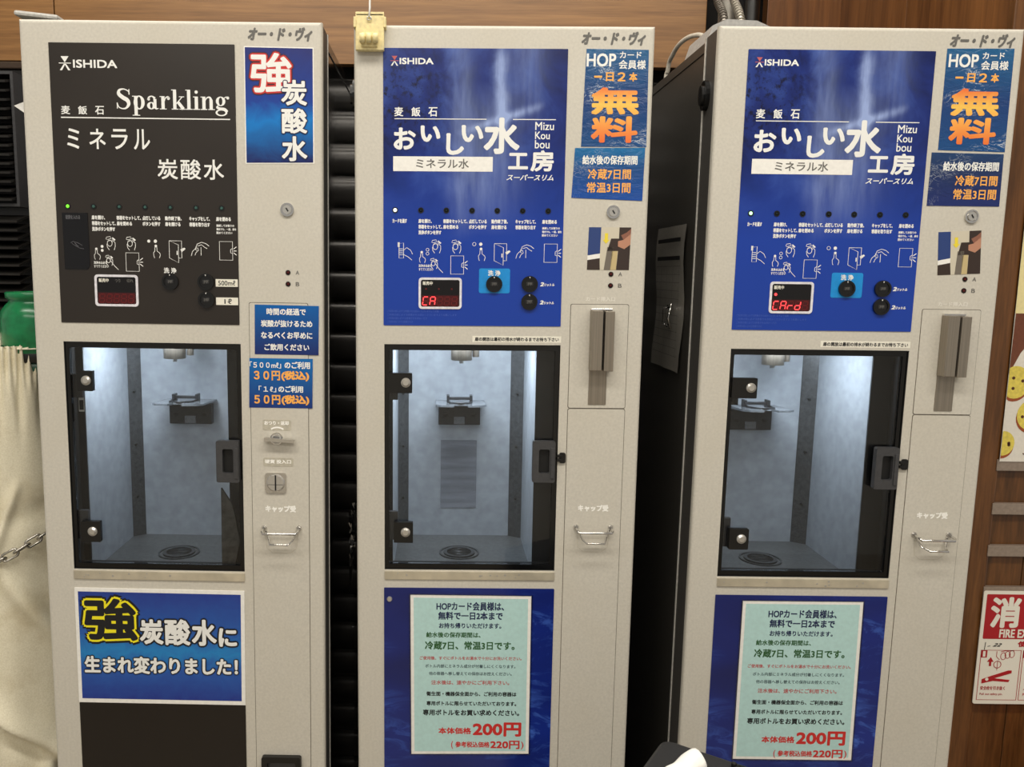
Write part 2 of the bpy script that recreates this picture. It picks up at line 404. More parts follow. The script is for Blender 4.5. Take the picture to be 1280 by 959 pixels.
def tag(o, label, cat, group=None):
    o['label'] = label; o['category'] = cat
    if group: o['group'] = group
    return o
def struct(o): o['kind'] = 'structure'; return o
def mesh_obj(name, v, f, m, parent=None, smooth=False):
    b = B(False); b.add(v, f, m, smooth, raw=True); return b.make(name, parent)

# ------------------------------------------------------------------ room shell
b = B(False); b.box(-2.6, 2.8, -3.0, 2.3, -0.05, 0.0, mat('grey_floor_vinyl', (150, 140, 124), 0.35)); struct(b.make('floor'))
b = B(False); b.box(-2.6, 2.8, -3.0, 2.3, 2.9, 2.95, mat('ceiling_white', (226, 220, 206), 0.8)); struct(b.make('ceiling'))
wall = B(False); wall.box(-2.6, 2.8, 2.12, 2.2, 0, 2.9, mat('dark_backing', (24, 22, 20), 0.7)); wall = struct(wall.make('wall_back'))
for x0, x1, z0 in ((-2.6, -0.8975, 1.946), (-0.8945, 0.621, 1.946), (0.762, 1.0265, 0.02), (1.0285, 2.8, 0.02)):
    b = B(False); b.box(x0, x1, 2.0, 2.03, z0, 2.9, WOODH if x1 < 0.7 else WOODV, 0.001); b.make('wood_panel', wall)
slat_me = None
for i in range(25):                                   # rounded black slats of the shutter
    z = 0.045 + i * 0.0768
    if slat_me is None:
        prof = [(0.0, -0.0375), (-0.014, -0.0355), (-0.0185, -0.030), (-0.0215, -0.015), (-0.0225, 0.0), (-0.0205, 0.017), (-0.0165, 0.029), (-0.011, 0.0330), (-0.013, 0.0355), (-0.010, 0.0385), (0.0, 0.039)]
        vs = [(-2.6, y, zz) for y, zz in prof] + [(0.76, y, zz) for y, zz in prof]; n = len(prof)
        q = mesh_obj('slat', vs, [(k, k + 1, n + k + 1, n + k) for k in range(n - 1)], SLAT, wall, True); slat_me = q.data
    else:
        q = bpy.data.objects.new('slat', slat_me); C.objects.link(q); q.parent = wall
    q.location = (0, 2.07, z)

# pale half-height reflector added unseen across the aisle, to brighten the machines' glass
b = B(False); b.box(-2.6, 2.8, -1.75, -1.65, 0, 1.12, mat('pale_reflector', (226, 222, 212), 0.6)); struct(b.make('added_reflector'))
# ------------------------------------------------------------------ writing that is drawn by hand
def serif_sparkling(b, u0, base, xh, m, d, sx):
    """the word Sparkling in a condensed bold serif; xh = x height in mm"""
    S = sx                                             # letter width; height keeps its own scale
    def at(x, y): return (cx + x * S, base - y * xh)
    def bar(x0, x1, y0, y1):
        nonlocal d; d -= 0.006; b.poly([at(x0, y0), at(x1, y0), at(x1, y1), at(x0, y1)], d, m)
    def rib(pts, ws):
        nonlocal d; d -= 0.006; b.line([at(*p) for p in pts], [w * (S + xh) / 2 for w in ws], d, m)
    def bowl(x, y, rx, ry, ix, iy, a0=0, a1=360, n=28):
        nonlocal d; d -= 0.006; o = []; i_ = []
        for k in range(n + 1):
            a = math.radians(a0 + (a1 - a0) * k / n)
            o.append(at(x + rx * math.cos(a), y + ry * math.sin(a))); i_.append(at(x + ix * math.cos(a), y + iy * math.sin(a)))
        vs = [(p[0], p[1], d) for p in o + i_]; n1 = n + 1
        b.add(vs, [(k, k + 1, n1 + k + 1, n1 + k) for k in range(n)], m)
    def serif(x0, x1, y): bar(x0, x1, y, y + 0.06)
    def curve(pts, n=8):
        out = []
        for i in range(len(pts) - 1):
            p0 = pts[max(i - 1, 0)]; p1 = pts[i]; p2 = pts[i + 1]; p3 = pts[min(i + 2, len(pts) - 1)]
            for k in range(n):
                t = k / n; out.append(tuple(0.5 * (2 * p1[j] + (p2[j] - p0[j]) * t + (2 * p0[j] - 5 * p1[j] + 4 * p2[j] - p3[j]) * t * t + (3 * p1[j] - p0[j] - 3 * p2[j] + p3[j]) * t ** 3) for j in range(len(p1))))
        return out + [pts[-1]]
    def crib(p): q = curve(p); rib([(a[0], a[1]) for a in q], [a[2] for a in q])
    W_ = 0.2
    cx = u0                                                                            # S
    crib([(0.80, 1.18, .05), (0.74, 1.36, .07), (0.48, 1.50, .08), (0.22, 1.42, .16), (0.17, 1.15, .24), (0.40, 0.88, .27), (0.68, 0.66, .27), (0.76, 0.36, .22), (0.60, 0.08, .13), (0.38, 0.02, .08), (0.16, 0.14, .07), (0.07, 0.42, .05)])
    bar(0.77, 0.83, 1.08, 1.5); bar(0.03, 0.09, 0.02, 0.48)
    cx = u0 + 0.98 * S                                                                 # p
    bar(0.12, 0.12 + W_, -0.48, 1.0); serif(0.0, 0.46, -0.5); serif(0.0, 0.3, 0.94); bowl(0.42, 0.5, 0.34, 0.53, 0.13, 0.44)
    cx = u0 + 1.86 * S                                                                 # a
    bar(0.42, 0.60, 0.1, 0.78); crib([(0.10, 0.74, .16), (0.16, 0.92, .10), (0.34, 0.98, .08), (0.51, 0.82, .18)])
    b.dot(at(0.13, 0.76)[0], at(0.13, 0.76)[1], 0.11 * xh, d, m)
    bowl(0.28, 0.27, 0.26, 0.28, 0.08, 0.21); crib([(0.51, 0.16, .17), (0.58, 0.04, .10), (0.72, 0.08, .04)])
    cx = u0 + 2.66 * S                                                                 # r
    bar(0.10, 0.10 + W_, 0, 1.0); serif(0.0, 0.42, 0.0); serif(0.0, 0.28, 0.94); crib([(0.28, 0.60, .05), (0.36, 0.86, .07), (0.50, 0.96, .10), (0.58, 0.86, .12)])
    b.dot(at(0.54, 0.83)[0], at(0.54, 0.83)[1], 0.12 * xh, d, m)
    cx = u0 + 3.38 * S                                                                 # k
    bar(0.10, 0.10 + W_, 0, 1.5); serif(0.0, 0.42, 0.0); serif(0.0, 0.28, 1.45)
    rib([(0.28, 0.42), (0.66, 0.96)], [.06, .06]); rib([(0.38, 0.60), (0.72, 0.04)], [.2, .22]); serif(0.48, 0.84, 0.0); serif(0.46, 0.78, 0.94)
    cx = u0 + 4.24 * S                                                                 # l
    bar(0.10, 0.10 + W_, 0, 1.5); serif(0.0, 0.42, 0.0); serif(0.0, 0.28, 1.45)
    cx = u0 + 4.70 * S                                                                 # i
    bar(0.10, 0.10 + W_, 0, 1.0); serif(0.0, 0.42, 0.0); serif(0.0, 0.28, 0.94); b.dot(at(0.2, 1.34)[0], at(0.2, 1.34)[1], 0.13 * xh, d, m)
    cx = u0 + 5.16 * S                                                                 # n
    bar(0.10, 0.10 + W_, 0, 1.0); serif(0.0, 0.40, 0.0); serif(0.0, 0.28, 0.94); bar(0.54, 0.54 + W_, 0, 0.76); serif(0.46, 0.86, 0.0)
    crib([(0.28, 0.70, .05), (0.40, 0.92, .08), (0.56, 0.94, .12), (0.64, 0.74, .2)])
    cx = u0 + 6.06 * S                                                                 # g
    bowl(0.32, 0.66, 0.29, 0.36, 0.11, 0.29); crib([(0.52, 0.88, .05), (0.64, 0.98, .06), (0.74, 0.98, .08)]); b.dot(at(0.76, 0.92)[0], at(0.76, 0.92)[1], 0.09 * S, d, m)
    crib([(0.18, 0.34, .06), (0.10, 0.20, .14), (0.30, 0.10, .18), (0.56, 0.06, .18), (0.72, -0.14, .16)])
    bowl(0.36, -0.20, 0.36, 0.26, 0.24, 0.17)

def emblem(b, u, v, s, d, mu, ml):
    """small figure: inverted triangle over a bar over two spread legs"""
    b.poly([(u - .30 * s, v - .5 * s), (u + .30 * s, v - .5 * s), (u, v - .06 * s)], d, mu)
    b.rect(u - .45 * s, u + .45 * s, v - .04 * s, v + .02 * s, d, mu)
    b.poly([(u - .08 * s, v + .04 * s), (u + .04 * s, v + .04 * s), (u - .22 * s, v + .5 * s), (u - .40 * s, v + .5 * s)], d, ml)
    b.poly([(u - .04 * s, v + .04 * s), (u + .08 * s, v + .04 * s), (u + .40 * s, v + .5 * s), (u + .22 * s, v + .5 * s)], d, ml)

# pictograms in mm around (0,0) at the column's centre; v down
def hand_cap(b, u, v, s, d, m, w):          # hand holding a bottle cap / bottle
    b.oval(u, v, 4 * s, 5 * s, w, d, m)
    b.line([(u - 6 * s, v - 7 * s), (u - 5 * s, v - 10 * s), (u + 1 * s, v - 11 * s), (u + 3 * s, v - 8 * s), (u - 3 * s, v - 6 * s)], w, d, m, True)
    b.line([(u - 5 * s, v + 1 * s), (u - 4 * s, v + 7 * s), (u - 1 * s, v + 11 * s)], w, d, m)
    b.line([(u + 4 * s, v - 6 * s), (u + 9 * s, v - 1 * s), (u + 9 * s, v + 5 * s), (u + 7 * s, v + 11 * s)], w, d, m)
    b.line([(u - 4 * s, v - 3 * s), (u + 2 * s, v - 5 * s), (u + 5 * s, v - 2 * s)], w, d, m)
    b.poly([(u + 5 * s, v - 10 * s), (u + 10 * s, v - 6 * s), (u + 8 * s, v - 4 * s), (u + 4 * s, v - 8 * s)], d, m)
def finger(b, u, v, s, d, m, w):
    b.dot(u, v - 5 * s, 2.2 * s, d, m)
    b.line([(u - 1.6 * s, v - 3 * s), (u - 1.8 * s, v + 3 * s), (u - 4 * s, v + 6 * s), (u - 3.6 * s, v + 11 * s), (u - 2.4 * s, v + 14 * s)], w, d, m)
    b.line([(u + 1.6 * s, v - 3 * s), (u + 1.8 * s, v + 3 * s), (u + 6 * s, v + 6 * s), (u + 7 * s, v + 9 * s), (u + 5.4 * s, v + 14 * s)], w, d, m)
def hand_side(b, u, v, s, d, m, w):
    b.line([(u - 9 * s, v + 10 * s), (u - 7 * s, v + 3 * s), (u - 2 * s, v - 2 * s), (u + 2 * s, v - 3 * s), (u + 3 * s, v + 1 * s), (u - 1 * s, v + 4 * s), (u - 3 * s, v + 9 * s)], w, d, m)
    b.line([(u - 1 * s, v - 3 * s), (u + 1 * s, v - 9 * s), (u + 8 * s, v - 12 * s), (u + 15 * s, v - 10 * s), (u + 20 * s, v - 6 * s)], w, d, m)
    b.line([(u + 2 * s, v - 6 * s), (u + 8 * s, v - 8 * s), (u + 13 * s, v - 4 * s), (u + 17 * s, v - 2 * s)], w, d, m)
    b.line([(u - 1 * s, v - 5 * s), (u - 2 * s, v), (u + 1 * s, v + 1 * s)], w, d, m)
    b.line([(u + 7 * s, v - 4 * s), (u + 7 * s, v + 9 * s)], w, d, m)
def door_pic(b, u, v, d, m, w):
    b.line([(u - 10, v - 14), (u + 10, v - 14), (u + 10, v + 14), (u - 10, v + 14)], w, d, m, True)
    b.line([(u + 10, v - 4), (u + 7, v - 2), (u + 7, v + 3), (u + 10, v + 4)], w, d, m)
    for a in (-0.7, 0, 0.7): b.line([(u + 11.5, v + a * 4), (u + 16, v + a * 9)], w * 1.4, d, m)
def door_open(b, u, v, d, m, w):
    b.line([(u - 9, v - 14), (u + 10, v - 14), (u + 10, v + 12), (u + 5, v + 12)], w, d, m)
    b.line([(u - 9, v - 14), (u + 5, v - 8), (u + 5, v + 19), (u - 9, v + 12)], w, d, m, True)
    b.line([(u + 3, v + 1), (u + 3, v + 7)], w * 2, d, m)
    b.poly([(u + 8, v - 1), (u + 14, v - 4), (u + 16, v - 2), (u + 10, v + 3)], d, m)

SEG = {'A': 'abcefg', 'C': 'adef', 'r': 'eg', 'd': 'bcdeg', '8': 'abcdefg', ' ': ''}
def seven(b, ch, u, v, w, h, d, m_on, m_off):
    th = w * 0.2; sl = 0.14
    def q(x, y): return (u + x + (h - y) * sl, v + y)
    g = {'a': ((0, 0), (w, 0)), 'b': ((w, 0), (w, h / 2)), 'c': ((w, h / 2), (w, h)), 'd': ((0, h), (w, h)), 'e': ((0, h / 2), (0, h)), 'f': ((0, 0), (0, h / 2)), 'g': ((0, h / 2), (w, h / 2))}
    for k, (p0, p1) in g.items():
        e = 0.06 * h; dx, dy = p1[0] - p0[0], p1[1] - p0[1]; L_ = math.hypot(dx, dy)
        a = (p0[0] + dx / L_ * e, p0[1] + dy / L_ * e); c = (p1[0] - dx / L_ * e, p1[1] - dy / L_ * e)
        on = k in SEG[ch]; b.line([q(*a), q(*c)], th, d if on else d + 0.02, m_on if on else m_off)

# ------------------------------------------------------------------ the three water vending machines
LEDS = [62, 101.5, 140.5, 180, 218.5, 257.5, 296.5]
ZT = -0.8                                              # printed layers sit just proud of what carries them
def machine(i, loc, yaw, tilt, label):
    sp = (i == 1)                                      # the sparkling water machine
    R = thing('water_vending_machine', label, 'vending machine', loc, (0, tilt, yaw), 'water vending machines')
    # cabinet behind the door: four sides, back and feet
    b = B(); sg = SIDEGLOSS if i == 1 else BLACKSIDE
    b.box(4, 7, 6, 1800, 66, 480, sg); b.box(443, 446, 6, 1800, 66, 480, sg); b.box(7, 443, 6, 9, 66, 480, BLACKSIDE)
    b.box(7, 443, 1797, 1800, 66, 480, BLACKSIDE); b.box(7, 443, 9, 1797, 477, 480, BLACKSIDE)
    for u in (4, 443):                                 # folded edges along the top and back of the side
        b.box(u - 1.5, u + 4.5, 5, 20, 66, 481, sg, 0.6)
    b.make('cabinet', R)
    for u in (30, 420):
        for dd in (60, 440): b2 = B(); b2.disc(0, 0, 0, 0, 0, BLACK) if False else None; b2.lathe([(0.022, 0.0), (0.022, 0.012), (0.009, 0.014), (0.009, 0.031)], BLACK, 12, (u / 1000, dd / 1000, 0)); b2.make('foot', R)
    b = B(); b.box(0, 2, 2, 1802, 62, 67, TRIM); b.box(448, 450, 2, 1802, 62, 67, TRIM); b.box(0, 450, 1, 4, 62, 67, TRIM); b.make('edge_trim', R, 'thin pale trim between the door and the black side')
    # door: ring around the glass opening with rounded vertical edges
    bm = bmesh.new(); us = [0, 45, 321.5, 450]; vs = [0, 477.5, 846, 1800]
    grid = [[bm.verts.new(b.P(u, v, 0)) for u in us] for v in vs]
    fr = [bm.faces.new((grid[r][c], grid[r][c + 1], grid[r + 1][c + 1], grid[r + 1][c])) for r in range(3) for c in range(3) if not (r == 1 and c == 1)]
    ex = bmesh.ops.extrude_face_region(bm, geom=fr)
    for v_ in [g for g in ex['geom'] if isinstance(g, bmesh.types.BMVert)]: v_.co.y += 0.012
    bmesh.ops.recalc_face_normals(bm, faces=bm.faces[:])
    ed = [e for e in bm.edges if all(abs(v.co.y) < 1e-5 for v in e.verts) and (all(v.co.x < 1e-5 for v in e.verts) or all(v.co.x > 0.4499 for v in e.verts) or all(v.co.z > H - 1e-5 for v in e.verts))]
    bmesh.ops.bevel(bm, geom=ed, offset=0.0055, segments=4, affect='EDGES', profile=0.5)
    b = B(); b.frombm(bm, BODY)
    door = b.make('door', R)
    b = B(); b.frame([(1, 1.5), (449, 1.5), (449, 1800), (1, 1800)], [(12, 12), (438, 12), (438, 1790), (12, 1790)], 62, 12.2, EDGE); b.make('door_edge', R)
    if i > 1:                                          # round black plug on the side of the door
        b = B(); n = 18
        for r0, x0, x1 in ((15, -6, 1), (10, -10, -6)):
            vs_ = [((x0 if k // n else x1) / 1000 , (46 + r0 * math.cos(2 * math.pi * k / n)) / 1000, H - (91 + 1.5 * r0 * math.sin(2 * math.pi * k / n)) / 1000) for k in range(2 * n)]
            b.add(vs_, [(k, (k + 1) % n, n + (k + 1) % n, n + k) for k in range(n)] + [tuple(range(n)), tuple(range(2 * n - 1, n - 1, -1))], BTN, raw=True)
        b.make('side_plug', R, 'round black plug on the side of the door')
    # ---- chamber behind the glass
    L0, R0, l1, r1, dw, DD, FB, TP = 56, 289, 75, 266, 226, 240, 866, 462
    b = B()
    b.frame([(30, 455), (440, 455), (440, 900), (30, 900)], [(L0, TP), (R0, TP), (R0, 852), (L0, 852)], 44, 40, BLACKM)
    liner_surround = b.make('chamber_surround', R)
    b = B()
    b.add([(L0, TP, 42), (L0, TP, dw), (L0, FB, dw), (L0, FB, 42)], [(0, 1, 2, 3)], LINER)
    b.add([(R0, TP, 42), (R0, TP, dw), (R0, FB, dw), (R0, FB, 42)], [(3, 2, 1, 0)], LINER)
    b.add([(l1, TP, DD), (r1, TP, DD), (r1, FB, DD), (l1, FB, DD)], [(0, 1, 2, 3)], LINER)
    b.add([(L0, TP, 42), (R0, TP, 42), (R0, TP, DD), (L0, TP, DD)], [(0, 1, 2, 3)], LINER)
    ch = b.make('chamber', R, 'steel lined filling chamber lit with cool light')
    b = B(); b.box(L0, R0, FB, FB + 2, 42, DD, FLOORL); b.box(L0, R0, 850, FB, 42, 44, FLOORL); b.make('chamber_floor', ch)
    for ua, ub, s_ in ((L0, l1, 1), (r1, R0, -1)):
        b = B()
        if s_ == 1: b.add([(ua, TP, dw - 2), (ub, TP, DD - 1), (ub, FB, DD - 1), (ua, FB, dw - 2)], [(0, 1, 2, 3)], STRIP)
        else: b.add([(ua, TP, DD - 1), (ub, TP, dw - 2), (ub, FB, dw - 2), (ua, FB, DD - 1)], [(0, 1, 2, 3)], STRIP)
        for vv in (485, 590, 690, 790): b.disc((ua + ub) / 2, vv, 2, dw + 6, dw - 3 + 3, DRAIN, 8)
        b.make('corner_strip', ch)
    b = B()
    fl = lambda rr, zz, n=28: [((170 + rr * math.cos(2 * math.pi * k / n)) / 1000, (139 + rr * math.sin(2 * math.pi * k / n)) / 1000, H - FB / 1000 + zz) for k in range(n)]
    def annulus(ro, ri, z0, z1, m):
        n = 28; vs_ = fl(ro, z0) + fl(ro, z1) + fl(ri, z1) + fl(ri, z0)
        b.add(vs_, [(a * n + k, a * n + (k + 1) % n, (a + 1) * n + (k + 1) % n, (a + 1) * n + k) for a in range(3) for k in range(n)], m, raw=True)
    annulus(36, 33, 0, 0.002, STRIP); annulus(28, 22, 0, 0.003, STRIP)
    b.add(fl(22, 0.0012), [tuple(range(28))], DRAIN, raw=True)
    for k in range(-3, 4):
        w_ = math.sqrt(22 ** 2 - (k * 6) ** 2); b.tube([(170 - w_, FB - 2, 139 + k * 6), (170 + w_, FB - 2, 139 + k * 6)], 0.8, STRIP, 5)
    b.make('drain', ch)
    b = B(); b.lathe([(0.0, 0.002), (0.0185, 0.0), (0.0185, 0.052), (0.0, 0.055)], BRUSH, 24, (0.1706, 0.144, H - 0.517)); b.lathe([(0.004, -0.006), (0.004, 0.004)], STEELB, 10, (0.1706, 0.144, H - 0.517))
    b.tube([(196, 466, 150), (196, 512, 150)], 6, BRUSH, 10)
    nz = b.make('nozzle', ch)
    b = B(); b.box(131, 209, 611, 648, 224, DD - 0.5, HOLDER, 1.5); b.box(140, 148, 627, 633, 222.5, 225, BLACKM); b.box(192, 200, 627, 633, 222.5, 225, BLACKM); b.box(160, 180, 632, 646, 222, 225, CLEARP)
    ho = b.make('bottle_holder', R, 'dark bottle neck holder on the chamber back')
    b = B()
    pl = [(126, 236), (126, 150), (136, 138), (158, 134), (160, 160), (181, 160), (183, 134), (204, 138), (216, 150), (216, 236)]
    n = len(pl); z0, z1 = 606, 602.5
    bm = bmesh.new()
    A = [bm.verts.new(b.P(u, z0 - (236 - d_) * 0.06, d_)) for u, d_ in pl]; T = [bm.verts.new(b.P(u, z1 - (236 - d_) * 0.06, d_)) for u, d_ in pl]
    bm.faces.new(A); bm.faces.new(T[::-1])
    for k in range(n): bm.faces.new((A[k], T[k], T[(k + 1) % n], A[(k + 1) % n]))
    bmesh.ops.triangulate(bm, faces=bm.faces[:]); b.frombm(bm, CLEARP)
    b.make('holder_plate', ho)
    b = B()
    b.box(149, 190, 592, 597, 200, 208, HOLDER, 1); b.box(146, 151, 588, 604, 195, 212, HOLDER, 1); b.box(188, 193, 588, 604, 195, 212, HOLDER, 1)
    b.tube([(148, 599, 200), (152, 597, 165), (170, 596, 158), (188, 597, 165), (192, 599, 200)], 1.6, HOLDER, 6)
    b.make('clamp', ho)
    # lamp of the chamber
    l = bpy.data.lights.new('chamber_lamp', 'AREA'); l.shape = 'RECTANGLE'; l.size = 0.17; l.size_y = 0.05; l.energy = [0, 1.25, 1.35, 1.35][i]; l.color = (0.85, 0.93, 1.0)
    lo = bpy.data.objects.new('chamber_lamp', l); C.objects.link(lo); lo.parent = R
    lo.location = ([0, .135, .172, .20][i], 0.085, H - 0.468); lo.rotation_euler = (math.radians(18), [0, 0.25, 0, -0.35][i], 0)
    if i == 2:  # thin strip on the chamber back, streaked and darker than the liner
        k = N('streaked_steel'); f = k.noise((8, 1, 90), 1.0, 4, 0.6); k.l(k.ramp(f, [(0.3, (112, 116, 124)), (0.7, (148, 152, 160))]), k.b.inputs['Base Color']); k.b.inputs['Roughness'].default_value = 0.5
        b = B(); b.box(136, 204, 680, 812, DD - 1.2, DD - 0.3, k.m); b.make('streaked_plate', R, 'streaked darker strip on the chamber back')
    # ---- glass door
    b = B(); b.frame(b.rr(46, 320.5, 478.5, 845, 1.5), b.rr(52, 314, 487, 837, 1.5), 12, 3, BEZ); b.frame(b.rr(44.9, 321.6, 477.4, 846.1, 1), b.rr(45.8, 320.7, 478.3, 845.2, 1), 39, 1, BLACKM); gd = b.make('glass_door', R, 'black bordered glass door of the filling chamber')
    b = B(); b.box(52, 314, 487, 837, 6, 9, GLASS); b.make('glass_pane', gd)
    b = B(); b.box(281, 317, 630, 697, 0, 6, GREYP, 2)
    if True:
        b.v = []; b.f = []; b.mi = []; b.sm = []
        b.frame(b.rr(281, 317, 630, 697, 3), b.rr(291, 308, 643, 682, 3), 3, -7, GREYP); b.box(291, 308, 643, 682, 0, 2.9, BLACKM)
        b.box(310, 316, 640, 690, -9, -7, GREYP, 0.8)
    b.make('handle', gd)
    for j, (u0, u1, v0, v1, su, sv) in enumerate(((64 if sp else 50, 89, 523, 555, 79, 538), (60, 91, 766, 800, 79, 782))):
        b = B(); b.plate(u0, u1, v0, v1, 1.5, 6, -2, BLACK)
        if j == 1: b.box(52, 66, 752, 800, 12, 20, GREYP, 1)
        if j == 0: b.box(52, 66, 530, 568, 12, 20, BLACK, 1)
        b.disc(su, sv, 7.5, -2, -4, STEELB, 20); b.disc(su, sv, 7.0, -4, -6.5, STEELB, 20, 4.5)
        b.make('hinge', gd, 'black hinge clamp with a domed steel screw')
    b = B(); b.box(45, 321.5, 848, 862, 0, -2.2, SILL, 0.6)
    for k in range(9):
        a_ = 50 + random.random() * 262; b.disc(a_, 851 + random.random() * 8, 1 + random.random(), -2, -2.6, STEELB, 8)
    b.make('sill', R, 'worn aluminium strip below the glass door')
    # ---- control panel
    PM = mat('black_control_panel', (40, 34, 29), 0.3, grain=0.05, gs=9) if sp else WATERFALL
    b = B(); b.plate(44, 320.5, 33.5, 448, 1, 0, -1, PM); cp = b.make('control_panel', R, 'black control panel with white lettering' if sp else 'blue waterfall control panel with white lettering')
    z = -1.25; b = B(); wm = WHITE
    if sp:
        emblem(b, 67.5, 63, 20, z, wm, wm); b.text('ISHIDA', 80, 145, 58, 69, z, wm, 0.55)
        serif_sparkling(b, 142, 127.5, 19.0, wm, z, 24.5)
        for k, ch_ in enumerate('麦飯石'): b.text(ch_, 59 + 25.5 * k, 72 + 25.5 * k, 124, 136, z, wm, 0.3)
        b.rect(58, 312, 140, 141.6, z, wm)
        for k, ch_ in enumerate('ミネラル'): b.text(ch_, 66 + 33.5 * k, (90 if k else 84) + 33.5 * k, 157, 186, z, wm, 0.45)
        for k, ch_ in enumerate('炭酸水'): b.text(ch_, 201 + 35 * k, 231 + 35 * k, 200, 229, z, wm, 0.5)
    else:
        emblem(b, 61, 52, 14, z, PINKINK, wm); b.text('ISHIDA', 69, 119, 48, 56.5, z, wm, 0.5)
        for k, ch_ in enumerate('麦飯石'): b.text(ch_, 61 + 25.7 * k, 74 + 25.7 * k, 119, 132, z, wm, 0.35)
        b.rect(61, 200, 135.2, 136.4, z, wm); b.rect(240, 305, 135.2, 136.4, z, wm)
        for ch_, u0, u1, v0, v1, bo in (('お', 60, 93, 149, 181, 1.3), ('い', 101, 130, 146, 169, 1.6), ('し', 140, 166, 157, 188, 1.6), ('い', 163, 195, 145, 169, 1.6), ('水', 197, 250, 134, 186, 1.9), ('工', 234, 264, 185, 209, 1.2), ('房', 268, 303, 181, 212, 1.2)):
            b.text(ch_, u0 + 1, u1 - 1, v0 + 1, v1 - 1, z, wm, bo)
        b.poly([(222, 146), (227, 146), (226.5, 184), (219.5, 184)], z - .05, wm)
        b.rect(59, 210.5, 191, 213, z, PAPERW); b.text('ミネラル水', 94, 174, 194.5, 208.5, z - 0.1, GREYINK, 0.3)
        for t_, u1, v0, v1 in (('Mizu', 302, 139.5, 151), ('Kou', 296, 153.5, 164.5), ('bou', 296, 166, 178)): b.text(t_, 274, u1, v0, v1, z, wm, 0.22)
        b.text('スーパースリム', 232, 303, 217, 225.5, z, wm, 0.3, 0.3)
        for k in range(4): b.text('ご利用の前に必ず注意書きをお読みくださいますようお願いします'[:(26, 30, 19, 14)[k]], 50, 50 + (80, 108, 62, 40)[k], 424 + 5.5 * k, 427.5 + 5.5 * k, z, PALEBLUE)
    # step by step instructions
    T1 = '硬貨を入れる' if sp else 'カードを通す'
    rows = [(58, [(T1, 22)]), (98, [('扉を開け、', 20), ('容器をセットして、', 36), ('洗浄ボタンを押す', 35)]), (136, [('容器をセットして、', 37), ('扉を閉める', 23)]),
            (175.5, [('点灯している', 27), ('ボタンを押す', 27)]), (210, [('動作終了後、', 25), ('扉を開ける', 23)]), (247, [('キャップをして、', 31), ('容器を取り出す', 31)]), (288, [('扉を閉める', 22)])]
    for u, ls in rows:
        for j, (t_, w_) in enumerate(ls): b.text(t_, u, u + w_, 284.5 + 8.6 * j, 290.5 + 8.6 * j, z, wm, 0.3)
    for j, (t_, w_) in enumerate((('連続してお取りの', 27), ('場合でも、一度、扉を', 30), ('閉めてください', 24))): b.text(t_, 288, 288 + w_, 295.5 + 5.4 * j, 299 + 5.4 * j, z, wm, 0.15)
    for j, t_ in enumerate(('洗浄水は必ず', 'すててください')): b.text(t_, 98.5, 119 + 2 * j, 353.5 + 5.6 * j, 357.5 + 5.6 * j, z, wm, 0.15)
    b.make('lettering', cp)
    b = B(); w = 0.8
    if sp:
        b.line([(64, 326), (68, 324), (75, 326), (82, 330)], w, z, wm); b.line([(66, 327), (72, 331), (78, 334), (84, 335)], w, z, wm); b.line([(70, 326), (76, 332), (71, 330)], w * 1.6, z, wm)
    else:
        b.line([(68, 322), (75, 321), (75, 344), (68, 344)], w, z, wm, True); b.poly([(66, 320), (69, 320), (69, 327), (66, 327)], z, wm); b.line([(75, 332), (80, 328), (86, 332), (89, 338)], w, z, wm); b.line([(74, 338), (82, 342), (88, 347)], w, z, wm)
        for k in range(4): b.line([(68.5, 330 + 3 * k), (74, 330 + 3 * k)], w, z, wm)
    finger(b, 103, 339, 0.85, z, wm, w)
    for du, dv in ((9, -6), (9, 0)):
        (b.dot(103 + du, 341 + dv - 4, 2.2, z, wm) if sp else b.oval(103 + du, 341 + dv - 4, 2.2, 2.2, w * .8, z, wm))
    hand_cap(b, 124, 326, 0.92, z, wm, w); hand_cap(b, 121, 352, 0.72, z, wm, w); b.line([(124, 352), (130, 360), (136, 366)], w, z, wm)
    hand_cap(b, 155, 326, 0.92, z, wm, w); door_pic(b, 158, 354, z, wm, w)
    (b.dot(184, 322, 2.4, z, wm) if sp else b.oval(184, 322, 2.6, 2.6, w * .8, z, wm)); b.dot(194, 322, 2.6, z, wm); finger(b, 194.5, 334, 0.95, z, wm, w)
    door_open(b, 224, 335, z, wm, w); hand_side(b, 257, 334, 0.95, z, wm, w); door_pic(b, 302, 335, z, wm, w)
    b.make('pictograms', cp)
    # display with seven segment digits
    b = B(); b.frame(b.rr(98.5, 165.5, 373.5, 422, 5), b.rr(102, 162, 377, 418.5, 3), -1, -2.4, mat('display_frame_white', (222, 220, 226), 0.35))
    b.rect(102, 162, 377, 418.5, -1.3, SCREEN); b.rect(103, 161, 401, 418, -1.4, SCRRED)
    b.text('販売中', 105, 120, 379.5, 385, -1.5, LABELW, 0.2)
    if sp: b.text('つり', 130, 138, 380, 385, -1.5, GREYINK, 0.1); b.text('切れ', 148, 158, 380, 385, -1.5, GREYINK, 0.1)
    for k, ch_ in enumerate({1: '     ', 2: 'CA   ', 3: 'CArd '}[i]): seven(b, ch_, 104.5 + 11.2 * k, 403.5, 7.6, 12.5, -1.6, SEGON, SEGOFF)
    if i == 3: b.dot(108, 393, 2.2, -1.6, SEGON)
    if i == 2:
        for k in range(3): b.dot(110 + 20 * k, 391, 1.4, -1.6, SEGOFF)
    b.make('display', cp)
    b = B()
    if not sp: b.plate(192, 240, 359, 397, 3, -1, -1.3, CYAN)
    b.text('洗', 206, 214, 362, 370, -1.6, wm, 0.35); b.text('浄', 217, 225, 362, 370, -1.6, wm, 0.35); b.make('rinse_label', cp)
